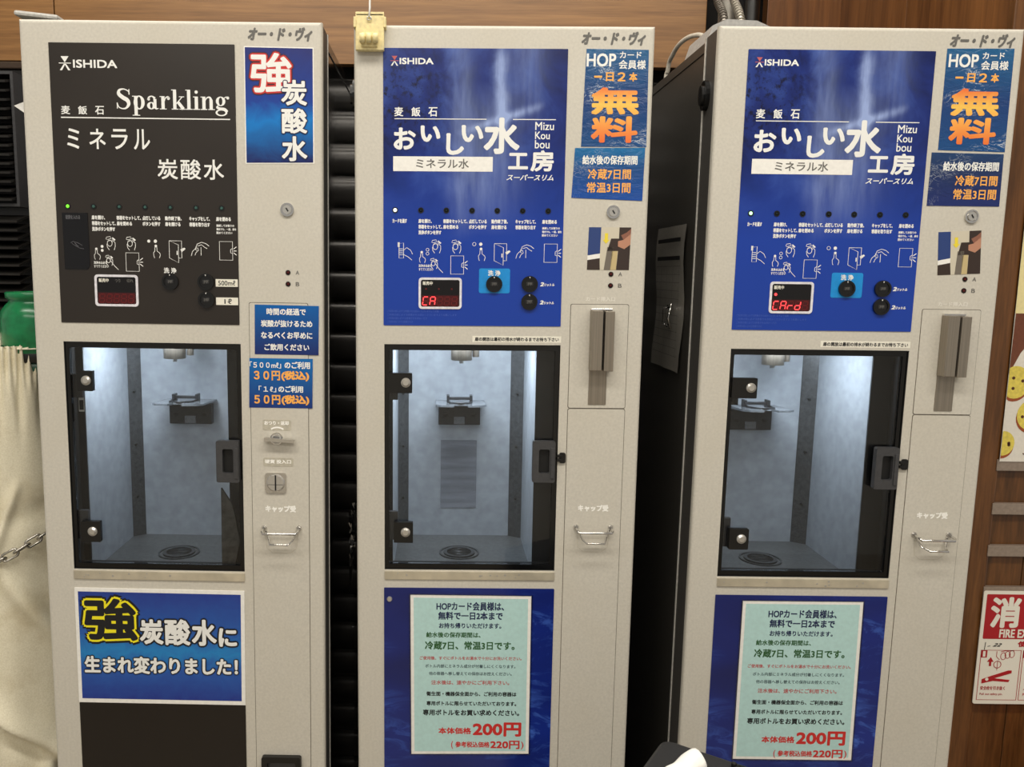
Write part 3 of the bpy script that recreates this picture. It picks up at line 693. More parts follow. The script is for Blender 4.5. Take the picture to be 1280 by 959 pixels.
    for u, v in ((215.5, 383), (270.5, 382.5), (270.5, 410)):
        b = B(); b.ringz(u, v, 12.6, 9.6, -1, -5, BTN, 24); b.disc(u, v, 9.6, -1, -3.5, BTN, 24); b.box(u - 5.5, u + 5.5, v - 3, v + 3, -3.5, -4.2, mat('button_centre', (38, 38, 38), 0.25, grain=0), 0.5)
        b.text('押', u - 3.5, u + 3.5, v - 2.4, v + 2.4, -4.3, GREYINK) ; b.poly([(u - .8, v - 11), (u + .8, v - 11), (u, v - 8.6)], -5.1, FAINTW)
        b.make('push_button', R, 'round black push button')
    for k, (tx, v) in enumerate((('500mℓ', 378), ('1ℓ', 406)) if sp else (('2', 383), ('2', 411))):
        b = B()
        if sp: b.rect(285, 319, v, v + 11.5, -1.3, LABELW); b.text(tx, (289, 298)[k], (315, 309)[k], v + 2, v + 9.5, -1.5, BLACKINK, 0.15)
        else: b.text('2', 287, 292.5, v - 3, v + 2.5, -1.4, wm, 0.5, 0.2); b.text('リットル', 293.5, 309, v - 1.5, v + 2.6, -1.4, wm, 0.25, 0.2)
        b.make('volume_label', cp)
    for k, u in enumerate(LEDS):
        lm = ({1: LEDGREEN, 2: LEDWHITE, 3: LEDMINT}[i]) if k == 0 else (LEDOFFT if sp else LEDOFF)
        b = B(); b.ringz(u, 271.3, 4.4, 2.8, -1, -1.9, BLACK, 16); b.disc(u, 271.3, 2.8, -1, -2.6, lm, 14, 1.8); b.make('indicator_lamp', R, 'lit indicator lamp' if k == 0 else None)
    if sp:
        k_ = m_glass('smoky_card_cover', (190, 190, 196), 1.5, 0.1)
        b = B(); b.prism([(53, 281), (92, 281), (92.5, 361), (88.5, 366), (54, 366)], -1.1, -2.2, k_); b.make('clear_card', cp)
    # ---- right column
    b = B(); b.text('オー・ド・ヴィ', 341, 435, 9, 27, -0.4, GREYINK, 1.0, 0.28); b.make('brand_lettering', R, 'grey slanted katakana lettering')
    b = B(); u0, v0 = 396.2, 272
    b.disc(u0, v0, 10.2, 0, -1.5, CHROME, 28); b.ringz(u0, v0, 10.2, 8, -1.5, -3, CHROME, 28); b.disc(u0, v0, 6.5, -1.5, -4, STEELB, 24); lk = b.make('lock', R)
    b = B(); b.line([(u0 - 1.5, v0 - 2.5), (u0 + 1.8, v0 + 2.8)], 2.2, -4.1, BLACKM); b.make('keyhole', lk)
    for v, ch_ in ((366.5, 'A'), (384, 'B')):
        b = B(); b.ringz(396.3, v, 3.9, 2.7, 0, -0.8, BLACK, 16); b.disc(396.3, v, 2.7, 0, -2, REDLAMP, 14, 1.6); q = b.make('status_lamp', R)
        b = B(); b.text(ch_, 408, 413.5, v - 3, v + 3, -0.3, GREYINK, 0.15); b.make('letter', q)
    # service covers with seams
    def cover(name, u0, u1, v0, v1, r=3):
        b = B(); b.frame(b.rr(u0 - 0.9, u1 + 0.9, v0 - 0.9, v1 + 0.9, r), b.rr(u0 + 1, u1 - 1, v0 + 1, v1 - 1, r), 0, -0.12, mat('seam_shadow_gasket', (96, 90, 80), 0.8)); g_ = b
        b = B(); b.plate(u0, u1, v0, v1, r, 0, -0.9, BODY); q = b.make(name, R); g_.make('seam', q); return q
    if sp: cover('service_cover', 336, 426, 413.5, 1796)
    else: cover('card_cover', 336, 425.5, 413.5, 576.5); cover('service_cover', 336, 425.5, 578.5, 1796)
    b = B(); b.text({1: 'キャップ受', 2: 'キャップ受', 3: 'キャップ受'}[i], 357, 405, 735, 745, -1.2, FAINTW, 0.75); b.make('tray_lettering', R, 'worn white katakana lettering above the wire tray')
    b = B()                                            # wire cap tray
    b.tube([(354, 771, 0), (354, 773, -18), (356, 775, -22), (408, 775, -22), (410, 773, -18), (410, 771, 0)], 2.2, CHROME, 8)
    b.tube([(357, 776, -3), (364, 790, -10), (368, 791, -26), (396, 791, -26), (401, 790, -10), (407, 776, -3)], 1.7, CHROME, 8)
    b.disc(354, 771, 4, -0.9, -3, STEELB, 14); b.disc(410, 771, 4, -0.9, -3, STEELB, 14); wt = b.make('wire_cap_tray', R, 'bent chrome wire tray')
    b = B(); o_ = [(356, 782), (408, 782), (406, 805), (396, 813), (367, 813), (358, 805)]; b.line(o_, 0.7, -1.05, mat('faint_stain_line', (186, 178, 160), 0.5), True); b.make('tray_outline', wt)
    if not sp:
        b = B(); b.box(366, 383, 422, 515, -0.9, -20, BRUSH, 0.8); b.box(386.5, 401, 423, 516, -0.9, -20, BRUSH, 0.8); b.box(383, 386.5, 426, 514, -0.9, -9, BLACKM); b.box(366.5, 400, 419.5, 422.4, -0.9, -6, CHROME, 0.5)
        q = b.make('card_reader', R, 'two upright brushed steel blocks with a card slot between')
        b = B(); b.box(367, 395, 515, 571, -0.9, -2.2, BRUSH, 0.4); b.make('base_plate', q)
        b = B(); b.rect(183, 322, 463.5, 473.5, -0.3, LABELW); q = b.make('instruction_strip', R, 'narrow white strip with one line of black text')
        b = B(); b.text('扉の開放は最初の排水が終わるまでお待ち下さい', 187, 318, 465.6, 471.6, -0.5, BLACKINK, 0.25); b.make('lettering', q)
        b = B(); b.text('カード挿入口', 359, 404, 401.5, 408, -0.3, mat('ghost_print', (226, 222, 212), 0.5, grain=0), 0.3); b.make('slot_lettering', R)
        b = B(); b.plate(324, 334, 649, 666, 3, 0, -3, BLACK); b.box(320, 328, 652, 656, 0, -5, BLACK, .8); b.box(320, 328, 659, 663, 0, -5, BLACK, .8); b.make('latch', R, 'small black latch beside the glass')
        # stickers
        dq = 0 if i == 2 else -4
        s1 = [(348, 33), (441, 34), (443, 175), (344, 175)] if i == 2 else [(337, 29.5), (436, 28.5), (437, 177), (337, 175)]
        b = B(); b.quadplate(s1, 0, -0.6, STK_D); q = b.make('member_sticker', R, 'crumpled blue sticker with orange lettering')
        du = 0 if i == 2 else -8; dv = 0 if i == 2 else -2.5
        b = B(); zz = -0.9
        b.text('HOP', 349 + du, 392 + du, 40 + dv, 58 + dv, zz, wm, 0.7); b.text('カード', 398 + du, 430 + du, 37 + dv, 46 + dv, zz, wm, 0.3); b.text('会員様', 397 + du, 437 + du, 49 + dv, 61.5 + dv, zz, wm, 0.3)
        for k, ch_ in enumerate('一日２本'): b.text(ch_, 361 + 17.5 * k + du, 372 + 17.5 * k + du, (67 if k else 72) + dv, (79 if k else 74) + dv, zz, ORANGE, 0.6)
        b.make('lettering', q)
        b = B(); b.text('無', 359 + du, 428 + du, 90 + dv, 126 + dv, zz, FREEMAT, 1.9); b.text('料', 360 + du, 427 + du, 132 + dv, 167 + dv, zz, FREEMAT, 1.9); b.make('free_lettering', q)
        s2 = [(335, 177), (441.5, 176), (440, 255), (331.5, 251)] if i == 2 else [(328, 178.5), (436, 180), (437, 257), (327.5, 257)]
        b = B(); b.quadplate(s2, -0.6 if False else 0, -0.75, STK_E if i == 2 else STK_F); q = b.make('storage_sticker', R, 'dark blue sticker with storage days')
        a_ = 0 if i == 2 else 0; v_ = 0 if i == 2 else 4
        b = B(); b.text('給水後の保存期間', 347, 430, 188 + v_, 201 + v_, -1.0, wm, 0.45)
        ua = 356 if i == 2 else 367; ub = 421 if i == 2 else 430
        b.text('冷蔵7日間', ua, ub, 208 + v_, 223 + v_, -1.0, ORANGE, 0.4); b.text('常温3日間', ua - 1, ub, 228 + v_, 243 + v_, -1.0, ORANGE, 0.4); b.make('lettering', q)
        # photo sticker of a hand sliding a card
        u, v = (360, 295) if i == 2 else (349, 296)
        b = B(); sk = (lambda x, y: (u + x + (-y * 0.02 if i == 2 else y * 0.07), v + y - (0 if i == 2 else x * 0.05)))
        P_ = lambda pts, dd, m: b.poly([sk(*p) for p in pts], dd, m)
        b.quadplate([sk(0, 0), sk(65, 0), sk(65, 65), sk(0, 65)], 0, -0.35, PBEIGE)
        P_([(0, 0), (19, 0), (19, 40), (0, 43)], -0.5, PBLUE); P_([(0, 43), (19, 40), (19, 47), (0, 50)], -0.5, PAPERW); P_([(0, 50), (19, 47), (20, 65), (0, 65)], -0.5, PDARK)
        P_([(35, 17), (47, 17), (47, 36), (30, 36)], -0.5, PDARK); P_([(30, 30), (40, 30), (36, 65), (26, 65)], -0.5, mat('printed_grey', (112, 104, 94), 0.5, grain=0)); P_([(37, 36), (46, 36), (45, 65), (36, 65)], -0.5, PGOLD)
        P_([(47, 0), (65, 0), (65, 65), (45, 65), (47, 30)], -0.45, PDARK); P_([(46, 21), (54, 19), (65, 8), (65, 26), (56, 33), (46, 29)], -0.6, SKIN); P_([(50, 12), (58, 8), (65, 2), (65, 10), (54, 19)], -0.6, mat('printed_skin_dark', (140, 92, 74), 0.5, grain=0))
        P_([(25, 9), (30, 9), (30, 19), (33, 19), (27.5, 25), (22, 19), (25, 19)], -0.65, PYEL)
        b.make('photo_sticker', R, 'small photo sticker of a hand sliding a card with a yellow arrow')
        # lower blue panel
        b = B(); b.plate(44, 322, 876.5, 1760, 1, 0, -1, WAVE); lp = b.make('lower_panel', R, 'dark blue panel printed with waves')
        if i == 2:
            b = B(); b.disc(53, 896, 4.6, -1, -3, STEELB, 18, 3.6); b.make('panel_button', R, 'round pale stud in the corner of the blue panel')
    else:
        def stick(name, pts, m, label): 
            b = B(); b.quadplate(pts, 0, -1.3, m); return b.make(name, R, label)
        b = B(); b.quadplate([(334, 35.5), (437.5, 36.5), (437.5, 203.5), (334, 205)], 0, -0.5, PAPERW); b.quadplate([(335.5, 37), (436, 38), (436, 202), (335.5, 203.5)], 0, -0.7, STK_A); q = b.make('strong_soda_sticker', R, 'blue sticker with large white kanji outlined in red')
        b = B(); b.text('強', 345, 405, 46, 101, -0.95, mat('sticker_maroon', (60, 14, 30), 0.4, grain=0), 5.2); b.text('強', 345, 405, 46, 101, -1.15, REDINK, 3.6); b.text('強', 345, 405, 46, 101, -1.35, wm, 1.4); b.make('big_kanji', q)
        b = B()
        for k, ch_ in enumerate('炭酸水'):
            v = 84 + 40.5 * k; b.text(ch_, 390, 426.5, v, v + 34.5, -1.5, mat('sticker_navy', (14, 20, 66), 0.4, grain=0), 2.6); b.text(ch_, 390, 426.5, v, v + 34.5, -1.7, wm, 1.1)
        b.make('lettering', q)
        q = stick('time_sticker', [(344.5, 416), (443.5, 417), (442.5, 493), (343.5, 493)], STK_B, 'blue sticker with four lines of white text')
        b = B()
        for k, (t_, u0, u1) in enumerate((('時間の経過で', 363, 423), ('炭酸が抜けるため', 354, 433), ('なるべくお早めに', 354, 433), ('ご飲用ください', 359, 428))): b.text(t_, u0, u1, 421.5 + 18.3 * k, 431.5 + 18.3 * k, -1.6, wm, 0.42)
        b.make('lettering', q)
        q = stick('price_sticker', [(335, 499), (433.5, 499), (432.5, 577), (333.5, 577)], STK_C, 'blue sticker with orange prices')
        b = B()
        b.text('「５００mℓ」', 335.5, 384, 504.5, 514.5, -1.6, wm, 0.3); b.text('のご利用', 390, 429, 504, 514.5, -1.6, wm, 0.5)
        b.text('３０円', 342, 382, 519, 533, -1.6, ORANGE, 0.7); b.text('(税込)', 385, 427, 519, 533.5, -1.6, ORANGE, 0.8)
        b.text('「１ℓ」', 349, 376, 542.5, 552, -1.6, wm, 0.3); b.text('のご利用', 380, 418, 542, 552, -1.6, wm, 0.5)
        b.text('５０円', 342, 382, 557, 571, -1.6, ORANGE, 0.7); b.text('(税込)', 385, 427, 557, 571.5, -1.6, ORANGE, 0.8)
        b.make('lettering', q)
        ghost = m_glass('clear_label_film', (232, 230, 224), 1.4, 0.3)
        for nm, u0, u1, v0, v1, tx, vt in (('coin_return_label', 354, 399, 596, 613, 'おつり・返却', 598), ('coin_slot_label', 354, 402, 657, 671, '硬貨 投入口', 660)):
            b = B(); b.plate(u0, u1, v0, v1, 3, -0.9, -1.2, mat('frosted_label', (186, 180, 164), 0.25)); q = b.make(nm, R)
            b = B(); b.text(tx, u0 + 3, u1 - 4, vt, vt + 6, -1.4, FAINTW, 0.35)
            if nm == 'coin_return_label': b.oval(377, 625, 17, 17, 2.4, -1.3, FAINTW, 235, 305)
            b.make('lettering', q)
        b = B(); b.disc(376, 626, 10, -0.9, -3, CHROME, 28); b.ringz(376, 626, 8, 6, -3, -5, STEELB, 24); q = b.make('coin_return_lever', R, 'chrome coin return lever')
        b = B(); b.prism([(358, 623.5), (360, 622.5), (406, 625.5), (404, 630.5), (358, 628)], -5, -13, CHROME); b.make('bar', q)
        b = B(); b.plate(357, 390.5, 681, 713.5, 4, -0.9, -3.5, CHROME); b.disc(374, 697, 14.5, -3.5, -6, STEELB, 28, 12.5); q = b.make('coin_slot', R, 'square chrome coin slot plate')
        b = B(); b.rect(373, 375.4, 684, 709, -6.1, BLACKM); b.rect(362, 386, 699, 700, -6.1, GREYINK); b.make('slot', q)
        # coin tray at the very bottom, black lower panel
        b = B(); b.frame(b.rr(345.5, 411, 1162, 1240, 4), b.rr(355, 402, 1172, 1230, 3), -0.9, -9, BLACK); b.rect(355, 402, 1172, 1230, -1.2, GREYP); b.make('coin_tray', R, 'black framed coin tray')
        b = B(); b.plate(44, 319, 1076, 1760, 1, 0, -1, mat('black_lower_panel', (26, 21, 18), 0.14, grain=0.05, gs=6)); b.make('lower_panel', R, 'glossy black lower panel')
        b = B(); b.rect(47, 56, 557, 595, 39, LABELW); b.poly([(51.5, 563), (54.5, 570), (48.5, 570)], 38.8, BLACKINK); b.rect(48, 55, 576, 592, 38.8, BLACKINK); b.make('warning_label', R, 'small black and white warning label inside the chamber')
        b = B(); b.prism([(282, 712), (300, 740), (311, 800), (303, 838), (281, 838)], 20, 14, mat('crinkled_reflection_grey', (74, 72, 68), 0.25, grain=0.3, gs=70)); b.make('reflection_sheet', R, 'grey wrinkled reflection low in the glass, made as a sheet')  # grey sheet added for a crinkled reflection low in the glass
    return R

def place(i, x, y, zt, yaw, t):
    """pose fitted to the photograph: top left corner of the door at (x, y), tilt about it"""
    c, s = math.cos(t), math.sin(t)
    ox, oy, oz = 1.83 * s, 0, -1.83 * c                # base point relative to the top corner, in the face plane
    return (x + ox * math.cos(yaw), y + ox * math.sin(yaw), zt + CAMZ + oz + (1.83 * (1 - 1)))
m1 = machine(1, place(1, -0.6226, 1.2685, 0.3644, -0.0096, -0.0034), -0.0096, 0.0034, 'cream vending machine with black sparkling water panel, left of the other two')
m2 = machine(2, place(2, -0.1276, 1.2794, 0.3623, -0.0022, 0.0040), -0.0022, -0.0040, 'cream water vending machine with blue waterfall panel, ivory hook on its corner')
m3 = machine(3, place(3, 0.4133, 1.2644, 0.3646, -0.0011, -0.0009), -0.0011, 0.0009, 'cream water vending machine with blue waterfall panel, standing beside the brown wooden pillar')
m2.location.z += 0.002

# clear sleeve with a log sheet on the left side of the third machine
b = B()
def side(dd, vv, o=0.0): return ((2.5 - o) / 1000, dd / 1000, H - vv / 1000)
g_ = [(286 - 174 * a / 6, 281 + 250 * c / 8, 1.0 + 3 * math.sin(a * 2.1 + c) * (0.4 if 0 < a < 6 else 1)) for c in range(9) for a in range(7)]
b.add([side(d_, v_, 1.5 + o_) for d_, v_, o_ in g_], [(c * 7 + a, c * 7 + a + 1, c * 7 + a + 8, c * 7 + a + 7) for c in range(8) for a in range(6)], mat('grey_log_paper', (150, 146, 138), 0.3, grain=0.05), True, raw=True)
q = b.make('log_sheet', m3, 'grey plastic sleeve holding a ruled log sheet, on the black side')
b = B()
for v0, v1 in ((302, 309), (333, 340)): b.add([side(d_, v_, 6.2) for d_, v_ in ((270, v0), (130, v0), (130, v1), (270, v1))], [(0, 1, 2, 3)], BLACKINK, raw=True)
for k in range(12): v0 = 350 + 14 * k; b.add([side(d_, v_, 6.2) for d_, v_ in ((275, v0), (125, v0), (125, v0 + 0.8), (275, v0 + 0.8))], [(0, 1, 2, 3)], GREYINK, raw=True)
for k in range(5): d0 = 275 - 36 * k; b.add([side(d_, v_, 6.2) for d_, v_ in ((d0, 350), (d0 - .8, 350), (d0 - .8, 504), (d0, 504))], [(0, 1, 2, 3)], GREYINK, raw=True)
b.make('ruled_lines', q)
b = B(); b.tube([(-5, 420, 175), (-12, 424, 178), (-12, 450, 178), (-5, 454, 175)], 3, CLEAR, 8); b.tube([(-5, 415, 160), (-10, 440, 160), (-5, 458, 160)], 2, CHROME, 8); b.make('clip', q, 'clear plastic clip')

# ---- laminated notices and the poster: separate sheets held on the machines
def sheet(name, mach, label, cat, pts, group=None):
    o = thing(name, label, cat, (0, 0, 0), (0, 0, 0), group)
    o.location = mach.location; o.rotation_euler = mach.rotation_euler
    return o
def notice(mach, q, label):
    o = sheet('laminated_notice', mach, label, 'notice', q, 'laminated price notices')
    b = B(); b.quadplate(q, -1.25, -1.6, PAPERW)
    cx = sum(p[0] for p in q) / 4; cy = sum(p[1] for p in q) / 4
    q2 = [(cx + (p[0] - cx) * 0.945, cy + (p[1] - cy) * 0.965) for p in q]
    b.poly(q2, -1.75, NOTICE); b.make('sheet', o)
    b = B(); s_u = (q[3][0] - q[0][0]) / (q[3][1] - q[0][1])
    T = [('HOPカード会員様は、', 130, 240, 900, 914, NAVYINK, .5), ('無料で一日2本まで', 133, 238, 917, 930, NAVYINK, .55), ('お持ち帰りいただけます。', 134, 236, 936, 945, NAVYINK, .35),
         ('給水後の保存期間は、', 113, 202, 952, 961, GREENINK, .35), ('冷蔵7日、常温3日です。', 111, 258, 968, 982, GREENINK, .55),
         ('ご使用後、すぐにボトルをお湯水で十分にお洗いください。', 102, 270, 994, 1000, PINKINK, .2), ('ボトル内部にミネラル成分が付着しにくくなります。', 111, 260, 1008, 1014, TEALINK, .15),
         ('他の容器へ移し替えての保存はお控えください。', 117, 254, 1021, 1027, TEALINK, .15), ('注水後は、速やかにご利用下さい。', 121, 250, 1036, 1043.5, PINKINK, .25),
         ('衛生面・機器保全面から、ご利用の容器は', 113, 262, 1056, 1063.5, BLACKINK, .35), ('専用ボトルに限らせていただいております。', 113, 262, 1073, 1080.5, BLACKINK, .35),
         ('専用ボトルをお買い求めください。', 107, 267, 1088, 1098, BLACKINK, .45), ('本体価格', 133, 187, 1120, 1131, REDINK, .55), ('200円', 191, 270, 1111, 1134, REDINK, 1.2),
         ('(', 154, 157, 1144, 1158, REDINK, .2), ('参考税込価格', 161, 218, 1145, 1155, REDINK, .4), ('220円', 220, 268, 1143, 1157, REDINK, .75), (')', 271, 275, 1144, 1158, REDINK, .2)]
    for t_, u0, u1, v0, v1, m, bo in T:
        sh = s_u * ((v0 + v1) / 2 - q[0][1]) + q[0][0] - 87; b.text(t_, u0 + sh, u1 + sh, v0, v1, -1.9, m, bo)
    b.make('lettering', o)
    b = B(); q3 = [(cx + (p[0] - cx) * 1.022, cy + (p[1] - cy) * 1.015) for p in q]; b.frame(q3, [(cx + (p[0] - cx) * 0.995, cy + (p[1] - cy) * 0.996) for p in q], -1.2, -1.75, FILM); b.make('laminate', o)
    return o
notice(m2, [(87, 888), (285, 889), (286.5, 1166), (89.5, 1168)], 'pale turquoise laminated notice on the blue lower panel of the middle machine')
notice(m3, [(88.5, 886), (283.5, 885.5), (285.5, 1161), (88.5, 1161)], 'pale turquoise laminated notice on the blue lower panel of the machine beside the pillar')
o = sheet('soda_poster', m1, 'blue poster with yellow outlined kanji below the glass of the black panelled machine', 'poster', None)
b = B(); b.quadplate([(44.5, 877.5), (320.5, 878.5), (319, 1075), (43.5, 1075)], 0, -1.4, PAPERW); b.poly([(50, 883.5), (314.5, 884.5), (313, 1068), (49.5, 1068)], -1.6, POSTERB); b.make('sheet', o)
b = B()
b.text('強', 61, 143, 897, 964, -1.8, BLACKINK, 10); b.text('強', 61, 143, 897, 964, -2.0, YELLOW, 6.2); b.text('強', 61, 143, 897, 964, -2.2, BLACKINK, 2.6); b.make('big_kanji', o, 'black kanji outlined in yellow')
b = B()
for k, ch_ in enumerate('炭酸水に'):
    u0, u1, v0, v1 = ((150, 186, 930, 970), (191, 230, 929, 971), (235, 273, 929, 971), (279, 306, 943, 972))[k]
    b.text(ch_, u0, u1, v0, v1, -2.35, BLACKINK, 4.2); b.text(ch_, u0, u1, v0, v1, -2.55, WHITE, 1.5)
b.text('生まれ変わりました！', 57, 307, 994, 1022, -2.35, BLACKINK, 3.0); b.text('生まれ変わりました！', 57, 307, 994, 1022, -2.55, WHITE, 1.15)
b.make('lettering', o)

# ------------------------------------------------------------------ ivory hook unit hanging on the corner of the middle machine
o = thing('hook_unit', 'yellowed ivory plastic cord hook on the top corner of the middle machine', 'hook', (-0.103, 1.2775, 1.79))
b = B(False)
b.box(-0.0205, 0.0215, -0.012, -0.001, 0.0, 0.052, IVORY, 0.0015); b.box(-0.0235, -0.0195, -0.013, 0.004, 0.032, 0.047, IVORY, 0.001); b.box(0.0205, 0.0245, -0.013, 0.004, 0.032, 0.047, IVORY, 0.001)
b.box(-0.012, 0.012, -0.016, -0.011, 0.004, 0.024, IVORY, 0.001); b.box(-0.0205, 0.0215, -0.012, 0.020, 0.048, 0.054, IVORY, 0.001)
b.make('bracket', o)
b = B(False)
for x in (-0.0095, 0.0, 0.0095):
    vs = []; n = 14
    for xx in (x - 0.0036, x + 0.0036):
        for k in range(n): a = 2 * math.pi * k / n; vs.append((xx, -0.021 + 0.007 * math.cos(a), 0.0145 + 0.007 * math.sin(a)))
    b.add(vs, [(k, (k + 1) % n, n + (k + 1) % n, n + k) for k in range(n)] + [tuple(range(n - 1, -1, -1)), tuple(range(n, 2 * n))], IVORY, True, raw=True)
b.make('roller', o)
b = B(False); b.tube([(0.0, -0.0145, 0.046), (0.0008, -0.014, 0.06), (0.0, -0.013, 0.25), (0.001, -0.012, 1.11)], 0.0014, WHITE, 8); b.make('cord', o, 'thin white cord running up')
b = B(False); b.tube([(0.003 * math.cos(a * .7854), -0.0145, 0.044 + 0.003 * math.sin(a * .7854)) for a in range(8)], 0.0009, STEELB, 6, True); b.make('eyelet', o)

# ------------------------------------------------------------------ things on top of and behind the machines
b = B(False); b.box(-0.070, 0.0, -0.0, 0.16, 0.0, 0.008, mat('light_grey_plastic', (190, 188, 182), 0.4), 0.004)
o = b.make('grey_lid'); o.location = (-0.605, 1.36, 1.855); o.rotation_euler = (0, 0.1, 0); tag(o, 'light grey plastic flap lying on top of the black panelled machine', 'lid')
LG = mat('conduit_grey_plastic', (172, 170, 166), 0.4)
b = B(False); pr = [(0.0, 0.0), (0.11, 0.0), (0.102, 0.024), (0.078, 0.034), (0.03, 0.036), (0.008, 0.026)]
vs = [(x, 0, z) for x, z in pr] + [(x, 0.12, z) for x, z in pr]; n = 6
b.add(vs, [(k, (k + 1) % n, n + (k + 1) % n, n + k) for k in range(n)] + [tuple(range(n - 1, -1, -1)), tuple(range(n, 2 * n))], LG, raw=True)
o = b.make('conduit_cover'); o.location = (0.425, 1.36, 1.831); tag(o, 'light grey plastic cover on top of the machine beside the pillar', 'cover')
def hose(name, pts, r, m, label, cat, ribs=False):
    b = B(False)
    def cr(p):
        out = []
        for i in range(len(p) - 1):
            p0, p1, p2, p3 = p[max(i - 1, 0)], p[i], p[i + 1], p[min(i + 2, len(p) - 1)]
            for k in range(10):
                t = k / 10; out.append(tuple(0.5 * (2 * p1[j] + (p2[j] - p0[j]) * t + (2 * p0[j] - 5 * p1[j] + 4 * p2[j] - p3[j]) * t * t + (3 * p1[j] - p0[j] - 3 * p2[j] + p3[j]) * t ** 3) for j in range(3)))
        return out + [p[-1]]
    P_ = cr(pts); b.tube(P_, r, m, 10)
    if ribs:
        for k in range(0, len(P_) - 1, 1):
            c = Vector(P_[k]); t = (Vector(P_[k + 1]) - c).normalized(); a = t.orthogonal().normalized(); bb = t.cross(a)
            b.tube([tuple(c + a * (r * 1.15) * math.cos(q_ * .785) + bb * (r * 1.15) * math.sin(q_ * .785)) for q_ in range(8)], r * 0.22, m, 5, True)
    o = b.make(name); tag(o, label, cat); return o
FLEX = mat('flexible_steel_hose', (120, 114, 106), 0.3, 0.8)
hose('flexible_hose', [(0.474, 1.42, 1.85), (0.478, 1.45, 1.90), (0.50, 1.56, 1.97), (0.505, 1.60, 2.08), (0.51, 1.6, 2.3)], 0.0055, FLEX, 'thin grey flexible hose rising from the cover, left of the other pipes', 'hose', True)
hose('flexible_conduit', [(0.505, 1.42, 1.85), (0.506, 1.45, 1.90), (0.52, 1.54, 1.97), (0.53, 1.60, 2.08), (0.53, 1.6, 2.3)], 0.0055, mat('flexible_conduit_pale', (168, 162, 150), 0.3, 0.6), 'pale ribbed conduit rising from the cover beside the black pipe', 'conduit', True)
hose('black_pipe', [(0.70, 1.93, 0.02), (0.70, 1.93, 1.8), (0.70, 1.93, 2.4), (0.70, 1.93, 2.88)], 0.017, BLACK, 'black vertical pipe in the recess between the wood panels', 'pipe')
hose('steel_pipe', [(0.655, 1.96, 0.02), (0.655, 1.96, 1.8), (0.655, 1.96, 2.4), (0.655, 1.96, 2.88)], 0.02, mat('dull_steel_pipe', (130, 126, 118), 0.4, 0.6), 'dull steel vertical pipe in the recess beside the black pipe', 'pipe')
hose('white_cable', [(0.500, 1.600, 1.904), (0.496, 1.640, 1.920), (0.488, 1.680, 1.926), (0.482, 1.720, 1.923), (0.481, 1.760, 1.913), (0.481, 1.790, 1.893), (0.479, 1.80, 1.80), (0.481, 1.81, 1.2)], 0.0045, mat('cable_off_white', (206, 200, 186), 0.45), 'off-white cable arching down behind the machine beside the pillar', 'cable')
b = B(False); b.add([(0, 0, 0), (0.022, 0.004, 0.010), (0.030, 0.002, -0.028), (0.012, -0.002, -0.014), (-0.006, 0, -0.002)], [(0, 1, 2, 3, 4)], PAPERW, raw=True)
b.add([(p[0], p[1] + 0.002, p[2]) for p in b.v[:5]], [(4, 3, 2, 1, 0)], PAPERW, raw=True)
o = b.make('paper_scrap'); o.location = (-0.668, 1.33, 1.722); o.location.y = 1.345; tag(o, 'torn scrap of white paper sticking out left of the black panelled machine', 'paper')

# black ventilated unit far left
o = thing('ventilation_unit', 'tall black housing with horizontal fins at the left edge', 'ventilation unit', (-1.06, 1.78, 0))
b = B(False); b.box(-0.14, 0.196, 0.04, 0.20, 0.0, 1.885, BLACK, 0.004); b.box(-0.145, 0.2, 0.035, 0.205, 1.885, 1.9, mat('brown_reflection_lid', (60, 46, 34), 0.3), 0.003); b.make('housing', o)  # brown of the reflected wood is put into the top's colour
b = B(False); b.box(0.165, 0.171, -0.004, 0.04, 1.60, 1.865, GREYP); b.box(-0.14, 0.171, -0.004, 0.04, 1.865, 1.871, GREYP); b.box(-0.14, 0.171, -0.004, 0.04, 1.594, 1.60, GREYP); b.make('grille_frame', o)
fin = None
for k in range(14 + 13):
    zf = 1.612 + 0.0185 * k if k < 14 else 1.345 + 0.0185 * (k - 14)
    if fin is None:
        b = B(False); b.box(-0.14, 0.163, -0.022, 0.036, -0.0022, 0.0022, mat('fin_black', (34, 32, 30), 0.35)); fin = b.make('fin', o); q = fin
    else: q = bpy.data.objects.new('fin', fin.data); C.objects.link(q); q.parent = o
    q.location = (0.0 if k < 14 else 0.008, 0, zf); q.rotation_euler = (0.25, 0, 0)

# green cylinder in its canvas cover, with chain
o = thing('gas_cylinder', 'green gas cylinder cap rising out of the canvas cover', 'gas cylinder', (-0.697, 1.425, 0))
b = B(False); b.lathe([(0.0, 0.0), (0.036, 0.0), (0.038, 0.01), (0.038, 1.24), (0.050, 1.29), (0.052, 1.31), (0.0, 1.31)], mat('dark_green_steel', (18, 70, 48), 0.3), 28); b.make('tank', o)
b = B(False); b.lathe([(0.054, 1.305), (0.056, 1.307), (0.056, 1.326), (0.054, 1.328)], BLACK, 28); b.make('base_ring', o, 'dark ring below the green cap')
b = B(False); b.lathe([(0.052, 1.325), (0.0565, 1.329), (0.057, 1.385), (0.054, 1.398), (0.047, 1.408), (0.042, 1.413), (0.0405, 1.418), (0.046, 1.421), (0.0465, 1.429), (0.044, 1.431), (0.035, 1.431), (0.033, 1.42), (0.0, 1.418)], GREENC, 32, (0, 0, -0.007)); b.make('cap', o, 'glossy green cap with a lipped neck')
import mathutils.noise as mn
vs = []; fs = []; NA, NZ = 420, 130
def fold(a, z, a0, z0, sl, w_, hgt, ln):               # one soft crease running down at a slope
    dz = z - (z0 + sl * (a - a0)); return hgt * math.exp(-(dz / w_) ** 2) * math.exp(-((a - a0) / ln) ** 2)
